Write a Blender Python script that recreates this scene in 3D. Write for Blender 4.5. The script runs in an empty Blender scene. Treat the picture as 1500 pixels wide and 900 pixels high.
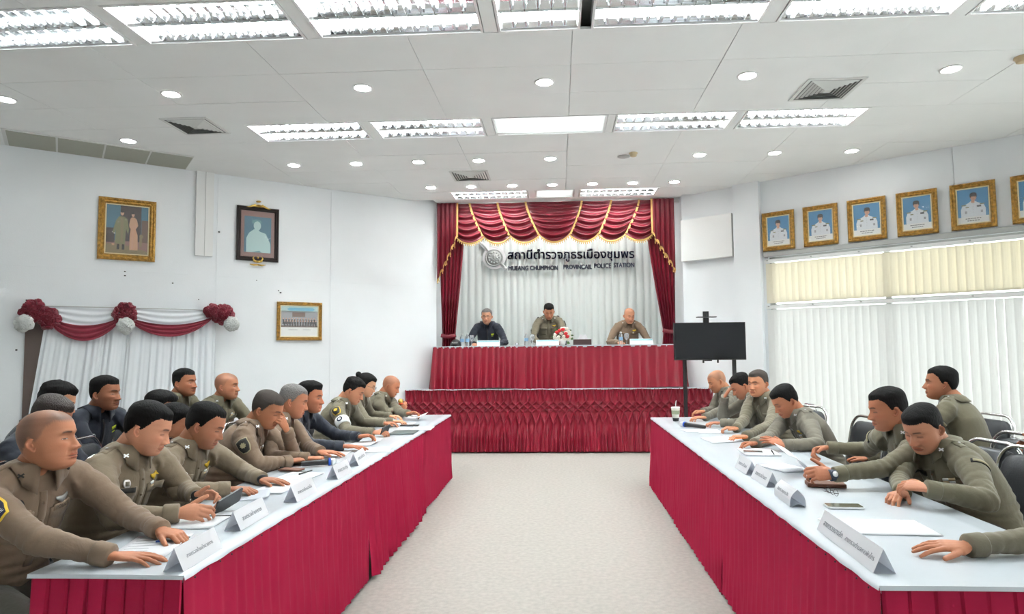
import bpy, bmesh, math, random
import numpy as np
from mathutils import Vector, Matrix
from mathutils.bvhtree import BVHTree

SC = bpy.context.scene
COL = SC.collection
PI = math.pi

# ------------------------------------------------------------------ camera
CF, CYAW, CPIT, CROL, CCX, CCY, CH = 954.42, -0.0534, 0.0657, 0.0101, 766.66, 450.13, 1.5025
_F = np.array([math.sin(CYAW) * math.cos(CPIT), math.cos(CYAW) * math.cos(CPIT), math.sin(CPIT)])
_R0 = np.array([math.cos(CYAW), -math.sin(CYAW), 0.0]); _U0 = np.cross(_R0, _F)
_R = _R0 * math.cos(CROL) - _U0 * math.sin(CROL)
_U = _U0 * math.cos(CROL) + _R0 * math.sin(CROL)
_C = np.array([0.0, 0.0, CH])
cam_d = bpy.data.cameras.new('camera'); cam = bpy.data.objects.new('camera', cam_d); COL.objects.link(cam)
cam_d.sensor_fit = 'HORIZONTAL'; cam_d.sensor_width = 36.0; cam_d.lens = CF / 1500 * 36
cam_d.shift_x = (750 - CCX) / 1500; cam_d.shift_y = (CCY - 450) / 1500
cam_d.clip_start = 0.05; cam_d.clip_end = 200
cam.matrix_world = Matrix(((_R[0], _U[0], -_F[0], 0), (_R[1], _U[1], -_F[1], 0), (_R[2], _U[2], -_F[2], CH), (0, 0, 0, 1)))
SC.camera = cam

# ------------------------------------------------------------------ world, exposure
SC.view_settings.view_transform = 'Standard'
SC.view_settings.look = 'None'
SC.view_settings.gamma = 1.0
SC.view_settings.use_curve_mapping = False
SC.view_settings.exposure = 0.92
W = bpy.data.worlds.new('daylight'); SC.world = W; W.use_nodes = True
_bg = W.node_tree.nodes['Background']
_bg.inputs[0].default_value = (0.96, 1.0, 1.0, 1)      # even overcast sky
_bg.inputs[1].default_value = 3.6
TUBE_E = 88.0
DOWN_E = 40.0


def ray(px, py):
    return _F + _R * (px - CCX) / CF - _U * (py - CCY) / CF
def on(px, py, n, d):
    r = ray(px, py); n = np.array(n, float); t = (d - n.dot(_C)) / n.dot(r); return _C + r * t
def aZ(px, py, z): return on(px, py, (0, 0, 1), z)
def aX(px, py, x): return on(px, py, (1, 0, 0), x)
def aY(px, py, y): return on(px, py, (0, 1, 0), y)
LWK, LW0, RWK, RW0 = 0.7921, 11.5137, -0.8096, 11.4265      # the two slanting walls y = w0 + k x
def aL(px, py, off=0.0): return on(px, py, (-LWK, 1, 0), LW0 - off * math.hypot(1, LWK))
def aR(px, py, off=0.0): return on(px, py, (-RWK, 1, 0), RW0 - off * math.hypot(1, RWK))
CEIL = 3.81
LDIR = Vector((1, LWK, 0)).normalized(); LNOR = Vector((LWK, -1, 0)).normalized()     # along / into the room
RDIR = Vector((1, RWK, 0)).normalized(); RNOR = Vector((RWK, -1, 0)).normalized()

# ------------------------------------------------------------------ materials
MATS = {}
def mat(name, col, rough=0.6, metal=0.0, spec=None, bump=0.0, bscale=60.0, var=0.0, vscale=3.0, emit=0.0,
        trans=0.0, sheen=0.0, alpha=1.0, stretch=None, coat=0.0, ior=None, attr=None, bump2=None):
    if name in MATS: return MATS[name]
    m = bpy.data.materials.new(name); m.use_nodes = True; MATS[name] = m
    nt = m.node_tree; N = nt.nodes; L = nt.links; b = N['Principled BSDF']
    c = (col[0], col[1], col[2], 1)
    b.inputs['Base Color'].default_value = c
    b.inputs['Roughness'].default_value = rough; b.inputs['Metallic'].default_value = metal
    if spec is not None: b.inputs['Specular IOR Level'].default_value = spec
    if trans: b.inputs['Transmission Weight'].default_value = trans
    if ior: b.inputs['IOR'].default_value = ior
    if sheen: b.inputs['Sheen Weight'].default_value = sheen
    if coat: b.inputs['Coat Weight'].default_value = coat; b.inputs['Coat Roughness'].default_value = 0.15
    if alpha < 1: b.inputs['Alpha'].default_value = alpha
    if emit: b.inputs['Emission Color'].default_value = c; b.inputs['Emission Strength'].default_value = emit
    tc = N.new('ShaderNodeTexCoord'); mp = N.new('ShaderNodeMapping')
    L.new(tc.outputs['Object'], mp.inputs['Vector'])
    if stretch: mp.inputs['Scale'].default_value = stretch
    src = None
    if attr:
        at = N.new('ShaderNodeAttribute'); at.attribute_name = attr; src = at.outputs['Color']
    if var:
        nz = N.new('ShaderNodeTexNoise'); nz.inputs['Scale'].default_value = vscale; nz.inputs['Detail'].default_value = 4
        L.new(mp.outputs[0], nz.inputs['Vector'])
        mr = N.new('ShaderNodeMapRange'); mr.inputs[1].default_value = 0.3; mr.inputs[2].default_value = 0.7
        mr.inputs[3].default_value = 1 - var; mr.inputs[4].default_value = 1 + var * 0.6
        L.new(nz.outputs[0], mr.inputs[0])
        mx = N.new('ShaderNodeVectorMath'); mx.operation = 'SCALE'
        if src: L.new(src, mx.inputs[0])
        else: mx.inputs[0].default_value = col[:3]
        L.new(mr.outputs[0], mx.inputs['Scale']); src = mx.outputs[0]
    if src: L.new(src, b.inputs['Base Color'])
    if bump:
        n2 = N.new('ShaderNodeTexNoise'); n2.inputs['Scale'].default_value = bscale; n2.inputs['Detail'].default_value = 5
        L.new(mp.outputs[0], n2.inputs['Vector'])
        bp = N.new('ShaderNodeBump'); bp.inputs['Strength'].default_value = bump; bp.inputs['Distance'].default_value = 0.01
        L.new(n2.outputs[0], bp.inputs['Height']); L.new(bp.outputs[0], b.inputs['Normal'])
        if bump2:
            n3 = N.new('ShaderNodeTexNoise'); n3.inputs['Scale'].default_value = bump2[1]; n3.inputs['Detail'].default_value = 3
            n3.inputs['Distortion'].default_value = 0.4
            L.new(mp.outputs[0], n3.inputs['Vector'])
            b3 = N.new('ShaderNodeBump'); b3.inputs['Strength'].default_value = bump2[0]; b3.inputs['Distance'].default_value = 0.03
            L.new(n3.outputs[0], b3.inputs['Height']); L.new(b3.outputs[0], bp.inputs['Normal'])
    return m

def S(r, g, b):      # sRGB 0-255 -> linear
    return tuple(((v / 255) / 12.92 if v / 255 <= 0.04045 else ((v / 255 + 0.055) / 1.055) ** 2.4) for v in (r, g, b))

M_WALL = mat('wall_paint', S(236, 240, 243), 0.55, bump=0.08, bscale=90, var=0.03, vscale=1.5)
M_CEIL = mat('ceiling_board', S(244, 246, 245), 0.8, bump=0.10, bscale=160, var=0.025, vscale=2.0)
M_WHITE = mat('white_enamel', S(232, 233, 232), 0.35)
M_TRIM = mat('grey_trim', S(176, 178, 176), 0.4)
M_DARKGAP = mat('dark_gap', (0.01, 0.01, 0.01), 0.9)
M_CARPET = mat('pale_carpet', S(180, 175, 168), 0.95, bump=0.5, bscale=220, var=0.11, vscale=30, bump2=(0.25, 5))
M_ALU = mat('mirror_louver', (0.82, 0.83, 0.84), 0.12, metal=1.0)
M_REFL = mat('white_reflector', (0.9, 0.9, 0.9), 0.3)
M_TUBE = mat('fluorescent_tube', (0.93, 1.0, 1.0), 0.4, emit=TUBE_E)
M_LED = mat('downlight_lamp', (1.0, 0.97, 0.92), 0.4, emit=DOWN_E)
M_PRISM = mat('prismatic_diffuser', (0.95, 0.96, 0.95), 0.5, trans=0.6, bump=0.3, bscale=200)
M_VENT = mat('vent_white', S(222, 224, 221), 0.5)
M_VENTD = mat('vent_shadow', S(124, 126, 124), 0.8)
M_CREAM = mat('cream_plastic', S(206, 186, 150), 0.5)
M_GOLD = mat('gilded_wood', (0.48, 0.27, 0.06), 0.36, metal=0.6, bump=1.0, bscale=60, var=0.5, vscale=35)
M_GOLDM = mat('gold_metal', (0.72, 0.50, 0.13), 0.3, metal=0.9)
M_BLACK = mat('black_plastic', (0.012, 0.012, 0.013), 0.42)
M_BLACKG = mat('black_glass', (0.006, 0.006, 0.008), 0.12)
M_VINYL = mat('black_vinyl', (0.018, 0.021, 0.026), 0.42, bump=0.15, bscale=120)
M_CHROME = mat('chrome', (0.75, 0.76, 0.77), 0.14, metal=1.0)
M_SATIN = mat('crimson_satin', S(136, 12, 38), 0.36, sheen=0.0, bump=0.05, bscale=40)
M_SATIND = mat('crimson_smocked_satin', S(132, 14, 38), 0.34, sheen=0.05, bump=0.05, bscale=60)
M_VELVET = mat('burgundy_drape', S(104, 8, 28), 0.36, sheen=0.0, bump=0.05, bscale=50)
M_FRINGE = mat('gold_fringe', S(214, 176, 104), 0.7, bump=0.8, bscale=150)
M_SKIRT = mat('crimson_skirt_cloth', S(152, 28, 58), 0.85, spec=.10, bump=0.06, bscale=220, var=0.05, vscale=3)
M_COVER = mat('white_table_cover', S(208, 215, 222), 0.22, bump=0.10, bscale=9, var=0.02)
def thin(m, k=.4):      # thin paper lets light through
    nt = m.node_tree; b = nt.nodes['Principled BSDF']; t = nt.nodes.new('ShaderNodeBsdfTranslucent'); t.inputs[0].default_value = (.9, .91, .94, 1)
    x = nt.nodes.new('ShaderNodeMixShader'); x.inputs[0].default_value = k
    nt.links.new(b.outputs[0], x.inputs[1]); nt.links.new(t.outputs[0], x.inputs[2]); nt.links.new(x.outputs[0], nt.nodes['Material Output'].inputs[0]); return m
M_PAPER = mat('white_paper', S(243, 243, 246), 0.7)
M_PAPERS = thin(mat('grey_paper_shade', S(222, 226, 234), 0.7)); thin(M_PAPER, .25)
M_INK = mat('grey_ink', S(146, 148, 156), 0.8)
M_SHEER = mat('white_sheer', S(234, 242, 240), 0.7, sheen=0.2)
M_SHEERW = mat('white_curtain_cloth', S(228, 232, 236), 0.7, sheen=0.2)
M_NAVYT = mat('navy_lettering', S(62, 74, 106), 0.5)
M_FOAM = mat('white_foam_letter', S(236, 238, 240), 0.6)

# ------------------------------------------------------------------ mesh collector
class G:
    def __init__(s): s.v = []; s.f = []; s.m = []; s.off = 0
    def add(s, V, F, mi=0):
        V = np.asarray(V, float).reshape(-1, 3); s.v.append(V)
        s.f += [tuple(int(i) + s.off for i in f) for f in F]; s.m += [mi] * len(F); s.off += len(V); return s
    def box(s, c, d, rot=None, mi=0):
        x, y, z = d[0] / 2, d[1] / 2, d[2] / 2
        V = np.array([(-x, -y, -z), (x, -y, -z), (x, y, -z), (-x, y, -z), (-x, -y, z), (x, -y, z), (x, y, z), (-x, y, z)])
        if rot is not None: V = V @ np.array(rot).T
        return s.add(V + np.array(c), [(0, 3, 2, 1), (4, 5, 6, 7), (0, 1, 5, 4), (1, 2, 6, 5), (2, 3, 7, 6), (3, 0, 4, 7)], mi)
    def prism(s, pts, z0, z1, mi=0):
        n = len(pts); V = [(p[0], p[1], z0) for p in pts] + [(p[0], p[1], z1) for p in pts]
        F = [tuple(range(n))[::-1], tuple(range(n, 2 * n))] + [(i, (i + 1) % n, n + (i + 1) % n, n + i) for i in range(n)]
        return s.add(V, F, mi)
    def fr(s, pts2, O, U, Vv, Nn, t, mi=0):       # extrude a 2-D outline given in the frame U,V by t along N
        O, U, Vv, Nn = [np.array(a, float) for a in (O, U, Vv, Nn)]
        P = [O + U * a + Vv * b for a, b in pts2]; n = len(P)
        V = P + [p + Nn * t for p in P]
        F = [tuple(range(n))[::-1], tuple(range(n, 2 * n))] + [(i, (i + 1) % n, n + (i + 1) % n, n + i) for i in range(n)]
        return s.add(V, F, mi)
    def tube(s, pts, rad, n=10, mi=0, cap=True, flat=None):
        P = [np.array(p, float) for p in pts]
        if not hasattr(rad, '__len__'): rad = [rad] * len(P)
        V = []; side = None
        for i, p in enumerate(P):
            t = P[min(i + 1, len(P) - 1)] - P[max(i - 1, 0)]; t = t / (np.linalg.norm(t) + 1e-12)
            if side is None:
                a = np.array([0, 0, 1.0]) if abs(t[2]) < 0.9 else np.array([1.0, 0, 0])
                if flat is not None: a = np.array(flat, float)
                side = a - t * a.dot(t)
            else: side = side - t * side.dot(t)
            side = side / (np.linalg.norm(side) + 1e-12); o = np.cross(t, side)
            r = rad[i]; ra, rb = (r if hasattr(r, '__len__') else (r, r))
            for k in range(n):
                a = 2 * PI * k / n; V.append(p + side * ra * math.cos(a) + o * rb * math.sin(a))
        F = [(i * n + k, i * n + (k + 1) % n, (i + 1) * n + (k + 1) % n, (i + 1) * n + k) for i in range(len(P) - 1) for k in range(n)]
        if cap: F += [tuple(range(n))[::-1], tuple(range((len(P) - 1) * n, len(P) * n))]
        return s.add(V, F, mi)
    def lathe(s, prof, c=(0, 0, 0), n=20, mi=0, rot=None, cap=True):
        V = []
        for r, z in prof:
            for k in range(n):
                a = 2 * PI * k / n; V.append((r * math.cos(a), r * math.sin(a), z))
        V = np.array(V)
        if rot is not None: V = V @ np.array(rot).T
        F = [(i * n + k, i * n + (k + 1) % n, (i + 1) * n + (k + 1) % n, (i + 1) * n + k) for i in range(len(prof) - 1) for k in range(n)]
        if cap: F += [tuple(range(n))[::-1], tuple(range((len(prof) - 1) * n, len(prof) * n))]
        return s.add(V + np.array(c), F, mi)
    def ball(s, c, r, nu=12, nv=8, mi=0, rot=None):
        r = r if hasattr(r, '__len__') else (r, r, r)
        V = [(0, 0, -1)] + [(math.cos(2 * PI * u / nu) * math.cos(a), math.sin(2 * PI * u / nu) * math.cos(a), math.sin(a))
             for a in [-PI / 2 + PI * (v + 1) / nv for v in range(nv - 1)] for u in range(nu)] + [(0, 0, 1)]
        V = np.array(V) * np.array(r)
        if rot is not None: V = V @ np.array(rot).T
        F = [(0, 1 + (u + 1) % nu, 1 + u) for u in range(nu)]
        for v in range(nv - 2):
            F += [(1 + v * nu + u, 1 + v * nu + (u + 1) % nu, 1 + (v + 1) * nu + (u + 1) % nu, 1 + (v + 1) * nu + u) for u in range(nu)]
        e = 1 + (nv - 1) * nu
        F += [(e, 1 + (nv - 2) * nu + u, 1 + (nv - 2) * nu + (u + 1) % nu) for u in range(nu)]
        return s.add(V + np.array(c), F, mi)
    def grid(s, P, mi=0, closed_u=False):            # P[i][j] points
        P = np.asarray(P, float); a, b = P.shape[:2]; F = []
        for i in range(a - 1):
            for j in range(b if closed_u else b - 1):
                k = (j + 1) % b; F.append((i * b + j, i * b + k, (i + 1) * b + k, (i + 1) * b + j))
        return s.add(P.reshape(-1, 3), F, mi)
    def sheet(s, P, N, t, mi=0):                      # a closed slab: grid P thickened by t along -N
        P = np.asarray(P, float); a, b = P.shape[:2]; Q = P - np.asarray(N) * t
        F = []; o = a * b
        for i in range(a - 1):
            for j in range(b - 1):
                q = (i * b + j, i * b + j + 1, (i + 1) * b + j + 1, (i + 1) * b + j); F.append(q); F.append(tuple(o + x for x in q[::-1]))
        rim = [j for j in range(b)] + [i * b + b - 1 for i in range(1, a)] + [(a - 1) * b + j for j in range(b - 2, -1, -1)] + [i * b for i in range(a - 2, 0, -1)]
        for k in range(len(rim)):
            p, q = rim[k], rim[(k + 1) % len(rim)]; F.append((q, p, o + p, o + q))
        return s.add(np.concatenate([P.reshape(-1, 3), Q.reshape(-1, 3)]), F, mi)
    def mesh(s, name, mats, smooth=False, colors=None, fix=True):
        me = bpy.data.meshes.new(name); V = np.concatenate(s.v) if s.v else np.zeros((0, 3))
        me.from_pydata(V.tolist(), [], s.f)
        for m in (mats if isinstance(mats, (list, tuple)) else [mats]): me.materials.append(m)
        me.polygons.foreach_set('material_index', s.m)
        if smooth: me.polygons.foreach_set('use_smooth', [True] * len(s.f))
        if colors is not None:
            at = me.color_attributes.new('tint', 'FLOAT_COLOR', 'POINT')
            C4 = np.ones((len(V), 4)); C4[:, :3] = colors; at.data.foreach_set('color', C4.ravel())
        if fix:
            bm = bmesh.new(); bm.from_mesh(me); bmesh.ops.recalc_face_normals(bm, faces=bm.faces); bm.to_mesh(me); bm.free()
        me.update(); return me
    def build(s, name, mats, parent=None, smooth=False, loc=None, **k):
        off = np.array(loc, float) if loc is not None else wloc(parent)
        s.v = [v - off for v in s.v]
        return link(name, s.mesh(name, mats, smooth, **k), parent, loc)

def wloc(o):
    p = np.zeros(3)
    while o is not None: p += np.array(o.location); o = o.parent
    return p
def link(name, data, parent=None, loc=None, rz=0.0):
    o = bpy.data.objects.new(name, data); COL.objects.link(o)
    if loc is not None: o.location = loc
    o.rotation_euler.z = rz
    o.parent = parent
    return o
def empty(name, loc=(0, 0, 0)):
    o = bpy.data.objects.new(name, None); COL.objects.link(o); o.location = loc; o.empty_display_size = 0.1; return o
def tag(o, label, cat, group=None, kind=None):
    o['label'] = label
    if cat: o['category'] = cat
    if group: o['group'] = group
    if kind: o['kind'] = kind
    return o
def lab(o, label): o['label'] = label; return o
def struct(o): o['kind'] = 'structure'; return o

def thing(name, loc, label, cat, group=None):
    return tag(empty(name, tuple(loc)), label, cat, group)

def copy_tree(o, parent=None):
    c = o.copy(); COL.objects.link(c); c.parent = parent
    if parent is None and o.parent is not None: pass
    for ch in o.children: copy_tree(ch, c)
    return c

def rz3(a): return np.array([[math.cos(a), -math.sin(a), 0], [math.sin(a), math.cos(a), 0], [0, 0, 1]])
def frame3(u, v, w): return np.array([u, v, w], float).T
def nrm(v): v = np.array(v, float); return v / (np.linalg.norm(v) + 1e-12)

TXT = {}
def text_mesh(s, size=1.0, ex=0.0, align='CENTER'):
    key = (s, ex)
    if key not in TXT:
        cu = bpy.data.curves.new('text', 'FONT'); cu.body = s; cu.size = 1.0; cu.extrude = ex; cu.resolution_u = 3
        cu.align_x = 'CENTER'; cu.align_y = 'CENTER'
        o = bpy.data.objects.new('text', cu); TMP.collection.objects.link(o); TMP.view_layers[0].update()
        me = bpy.data.meshes.new_from_object(o.evaluated_get(TMP.view_layers[0].depsgraph))
        V = np.empty(len(me.vertices) * 3); me.vertices.foreach_get('co', V); V = V.reshape(-1, 3)
        Fc = [tuple(p.vertices) for p in me.polygons]
        bpy.data.objects.remove(o); bpy.data.curves.remove(cu); bpy.data.meshes.remove(me)
        if len(V): V[:, :2] -= (V[:, :2].max(0) + V[:, :2].min(0)) / 2
        TXT[key] = (V, Fc)
    V, Fc = TXT[key]
    return V * np.array([size, size, 1]), Fc
TMP = bpy.data.scenes.new('tmp_remesh')
def text_on(g, s, O, U, V, N, width=None, height=None, ex=0.0015, mi=0):
    Vt, F = text_mesh(s, 1.0, 0.5)
    if not len(Vt): return
    w, h = (Vt[:, :2].max(0) - Vt[:, :2].min(0))
    sx = width / w if width else None; sy = height / h if height else None
    sx = sx or sy; sy = sy or sx
    O, U, V, N = [np.array(a, float) for a in (O, U, V, N)]
    P = O + np.outer(Vt[:, 0] * sx, U) + np.outer(Vt[:, 1] * sy, V) + np.outer((Vt[:, 2] + 0.5) * ex, N)
    g.add(P, F, mi)
# ================================================================== room shell
XW = 6.55; YB = -4.2; YE = 10.0; XE = 1.89; YR = 11.25
yl = LW0 - LWK * XW; yr = RW0 + RWK * XW
ROOM = [(-XW, YB), (XW, YB), (XW, yr), (XE, RW0 + RWK * XE), (-XE, LW0 - LWK * XE), (-XW, yl)]
floor = struct(G().prism([(-XW, YB), (XW, YB), (XW, yr), (XE, 9.9), (XE, YR), (-XE, YR), (-XE, 10.0), (-XW, yl)], -0.06, 0).build('floor', M_CARPET))
ceiling = struct(G().prism([(-XW - .1, YB - .1), (XW + .1, YB - .1), (XW + .1, yr + .3), (XE + .2, YR + .1), (-XE - .2, YR + .1), (-XW - .1, yl + .3)], 4.02, 4.08).build('ceiling', M_CEIL))

def clip(poly, half):          # Sutherland-Hodgman with half planes a x + b y <= c
    for a, b, c in half:
        out = []
        for i, p in enumerate(poly):
            q = poly[(i + 1) % len(poly)]; dp = a * p[0] + b * p[1] - c; dq = a * q[0] + b * q[1] - c
            if dp <= 0: out.append(p)
            if dp * dq < 0: t = dp / (dp - dq); out.append((p[0] + (q[0] - p[0]) * t, p[1] + (q[1] - p[1]) * t))
        poly = out
        if len(poly) < 3: return []
    return poly
HALF = [(-1, 0, XW), (1, 0, XW), (0, -1, -YB), (-LWK, 1, LW0), (-RWK, 1, RW0)]
random.seed(4)
# light rows: y0, y1, list of (x0, x1)
FX1 = [(-4.32, -3.12), (-3.02, -1.82), (-1.72, -0.51), (-0.41, 0.19), (0.26, 1.46), (1.57, 2.77), (2.87, 4.07)]
FX2 = [(-3.16, -1.98), (-1.88, -0.74), (-0.64, 0.52), (0.60, 1.79), (1.87, 3.05)]
FX3 = [(-1.56, -0.42), (-0.32, 0.26), (0.33, 1.47)]
LROWS = [(-2.90, -2.36, FX1), (-0.62, -0.06, FX1), (1.68, 2.24, FX1), (4.02, 4.58, FX1), (6.32, 6.86, FX2), (9.30, 9.78, FX3)]
def panel(x0, x1, y0, y1):
    g = 0.0022; P = clip([(x0 + g, y0 + g), (x1 - g, y0 + g), (x1 - g, y1 - g), (x0 + g, y1 - g)], HALF)
    if len(P) < 3: return
    dz = random.uniform(-0.0018, 0.0018)
    G().prism(P, CEIL + dz, CEIL + 0.02 + dz).build('ceiling_panel', M_CEIL, ceiling)
XS = [0.13 + 1.21 * k for k in range(-6, 7)]
ycur = YB
for (y0, y1, fx) in LROWS:
    n = max(1, round((y0 - ycur) / 0.6))
    for j in range(n):
        for k in range(len(XS) - 1): panel(XS[k], XS[k + 1], ycur + (y0 - ycur) * j / n, ycur + (y0 - ycur) * (j + 1) / n)
    e = [-XW] + [v for a, b in fx for v in (a, b)] + [XW]
    for k in range(0, len(e), 2):
        if abs(e[k] - 0.19) < 1e-6: continue            # an open gap beside the short fixture
        panel(e[k], e[k + 1], y0, y1)
    ycur = y1
panel(-XE, 0.13, ycur, 10.0); panel(0.13, XE, ycur, 10.0)

def wallbox(p, q, z0, z1, t, name, m=M_WALL, parent=None, inward=0.0):
    p = np.array(p, float); q = np.array(q, float); d = nrm(q - p); n = np.array([d[1], -d[0]])      # n points into the room for clockwise runs
    P = [p + n * inward, q + n * inward, q - n * t, p - n * t]
    return G().prism([tuple(a) for a in P], z0, z1).build(name, m, parent)
# left slanting wall (runs from far left corner to the stage opening) etc.
wall_left = struct(wallbox((-XW, yl), (-XE, LW0 - LWK * XE), 0, 4.0, 0.12, 'wall_left'))
struct(wallbox((-XW, YB), (-XW, yl), 0, 4.0, 0.12, 'wall_side_left'))
wsr = struct(wallbox((XW, yr), (XW, 5.7), 0, 4.0, 0.12, 'wall_side_right'))
wallbox((XW, -3.3), (XW, YB), 0, 4.0, 0.12, 'wall_end', M_WALL, wsr); wallbox((XW, 5.7), (XW, -3.3), 2.74, 4.0, 0.12, 'header', M_WALL, wsr); wallbox((XW, 5.7), (XW, -3.3), 0, .3, 0.12, 'sill_wall', M_WALL, wsr)
# plain glazed windows added on the unseen side wall, to bring in more daylight
added_window = struct(G().box((XW + .05, 1.2, .33), (.08, 9.0, .06)).build('added_window', M_TRIM))
for y in [-3.27, -1.5, .3, 2.1, 3.9, 5.67]: G().box((XW + .05, y, 1.54), (.06, .05, 2.38)).build('window_frame', M_TRIM, added_window)
G().box((XW + .05, 1.2, 2.71), (.06, 9.0, .06)).build('window_frame', M_TRIM, added_window)
M_GLASS = mat('window_glass', (0.95, 0.98, 0.97), 0.02, trans=1.0, ior=1.45)
for k in range(5): G().box((XW + .055, -2.385 + 1.79 * k, 1.52), (.006, 1.72, 2.32)).build('pane', M_GLASS, added_window)
struct(wallbox((XW, YB), (-XW, YB), 0, 4.0, 0.12, 'wall_rear'))
struct(wallbox((-XE, LW0 - LWK * XE), (-XE, YR), 0, 4.0, 0.12, 'wall_alcove_left'))
struct(wallbox((XE, YR), (XE, RW0 + RWK * XE), 0, 4.0, 0.12, 'wall_alcove_right'))
struct(wallbox((-XE - .1, YR), (XE + .1, YR), 0, 4.0, 0.12, 'wall_back'))
# ceiling of the alcove, lower than the room's boards behind the valance
struct(G().box((0, (10.0 + YR) / 2, 3.83), (2 * XE, YR - 10.0, 0.02)).build('ceiling_alcove', M_CEIL))
# right slanting wall with the window opening
def RP(x, off=0.0, z=0.0): return np.array([x + RNOR.x * off, RW0 + RWK * x + RNOR.y * off, z])
def LP(x, off=0.0, z=0.0): return np.array([x + LNOR.x * off, LW0 + LWK * x + LNOR.y * off, z])
XWIN0, XWIN1 = 2.90, 6.35
def rseg(x0, x1, z0, z1, t, off, name, m=M_WALL, parent=None):
    a, b, c, d = RP(x0, off), RP(x1, off), RP(x1, off - t), RP(x0, off - t)
    return G().prism([tuple(v[:2]) for v in (a, b, c, d)], z0, z1).build(name, m, parent)
def lseg(x0, x1, z0, z1, t, off, name, m=M_WALL, parent=None):
    a, b, c, d = LP(x0, off), LP(x1, off), LP(x1, off - t), LP(x0, off - t)
    return G().prism([tuple(v[:2]) for v in (a, b, c, d)], z0, z1).build(name, m, parent)
wall_right = struct(rseg(XE, XWIN0, 0, 4.0, 0.12, 0, 'wall_right'))
rseg(XWIN0, XW, 2.74, 4.0, 0.12, 0, 'header', M_WALL, wall_right)
rseg(XWIN0, XW, 0, 0.16, 0.12, 0, 'sill_wall', M_WALL, wall_right)
rseg(XWIN1, XW, 0.16, 2.74, 0.12, 0, 'jamb_wall', M_WALL, wall_right)
struct(rseg(2.55, 2.84, 0, CEIL, 0.10, 0.09, 'trim_pillar'))
struct(rseg(2.86, XW - .1, 2.745, 2.80, 0.05, 0.055, 'trim_ledge', M_TRIM))
# boards on the walls: raised fibre-cement sheets with shallow joints
for x0, x1 in [(-6.5, -5.62), (-5.60, -4.60), (-4.36, -3.22), (-3.20, -1.95)]:
    for z0, z1 in [(0.02, 0.86), (0.863, 2.48), (2.483, CEIL - 0.002)]:
        lseg(x0, x1, z0, z1, 0.003, 0.006, 'wall_board', M_WALL, wall_left)
for x0, x1 in [(2.9, 3.62), (3.625, 4.6), (4.605, 5.6), (5.605, 6.5)]:
    rseg(x0, x1, 2.81, CEIL - 0.002, 0.003, 0.006, 'wall_board', M_WALL, wall_right)
lseg(-4.56, -4.40, 2.73, CEIL, 0.03, 0.035, 'conduit_cover', M_WHITE, wall_left)
lseg(-4.478, -4.474, 2.73, CEIL, 0.004, 0.038, 'conduit_joint', M_TRIM, wall_left)
g = G()
for px, py in [(183, 398), (183, 404), (253, 415), (376, 411), (291, 439), (321, 340), (408, 426), (24, 513), (411, 429), (53, 439), (39, 440)]:
    p = aL(px, py, 0.009); s = random.uniform(.006, .012); g.box(p, (s * 1.5, s, s * 1.3), rz3(math.atan2(LDIR.y, LDIR.x) + .3))
lab(g.build('paint_chip', M_DARKGAP, wall_left), 'small dark nail holes and chips')['kind'] = 'stuff'
struct(lseg(-6.5, -1.95, 0, 0.10, 0.012, 0.014, 'baseboard_left', M_TRIM))
# white projecting panel between stage and pillar
rseg(XE + .02, 2.53, 2.80, 3.42, 0.09, 0.09, 'white_wall_panel', M_WHITE, wall_right)
rseg(XE + .02, 2.53, 0.02, 2.75, 0.003, 0.004, 'wall_board', M_WALL, wall_right)

# ---------------------------------------------------------------- window and blinds
window_1 = struct(rseg(XWIN0, XWIN1, 0.16, 0.22, 0.10, -0.02, 'window_1', M_TRIM))
for x0, x1, z0, z1 in [(XWIN0, XWIN0 + .05, .22, 2.74), (XWIN1 - .05, XWIN1, .22, 2.74), (4.0, 4.05, .22, 2.74), (5.15, 5.20, .22, 2.74), (XWIN0, XWIN1, 2.68, 2.74), (XWIN0, XWIN1, 2.03, 2.09)]:
    rseg(x0, x1, z0, z1, 0.05, -0.04, 'window_frame', M_TRIM, window_1)
M_GLASS = mat('window_glass', (0.95, 0.98, 0.97), 0.02, trans=1.0, ior=1.45)
for x0, x1 in [(2.95, 4.0), (4.05, 5.15), (5.20, 6.30)]:
    rseg(x0, x1, 0.22, 2.03, 0.006, -0.06, 'pane', M_GLASS, window_1)
    rseg(x0, x1, 2.09, 2.68, 0.006, -0.06, 'pane', M_GLASS, window_1)
def blind_mat(name, col, tr, warm):
    m = bpy.data.materials.new(name); m.use_nodes = True; nt = m.node_tree; b = nt.nodes['Principled BSDF']
    b.inputs['Base Color'].default_value = (*col, 1); b.inputs['Roughness'].default_value = 0.75
    t = nt.nodes.new('ShaderNodeBsdfTranslucent'); t.inputs[0].default_value = (*warm, 1)
    mx = nt.nodes.new('ShaderNodeMixShader'); mx.inputs[0].default_value = tr
    nt.links.new(b.outputs[0], mx.inputs[1]); nt.links.new(t.outputs[0], mx.inputs[2]); nt.links.new(mx.outputs[0], nt.nodes['Material Output'].inputs[0])
    return m
M_BLC = blind_mat('cream_blind_fabric', S(234, 229, 214), 0.36, S(246, 241, 226))
M_BLW = blind_mat('white_blind_fabric', S(232, 232, 230), 0.30, S(236, 236, 234))
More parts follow.
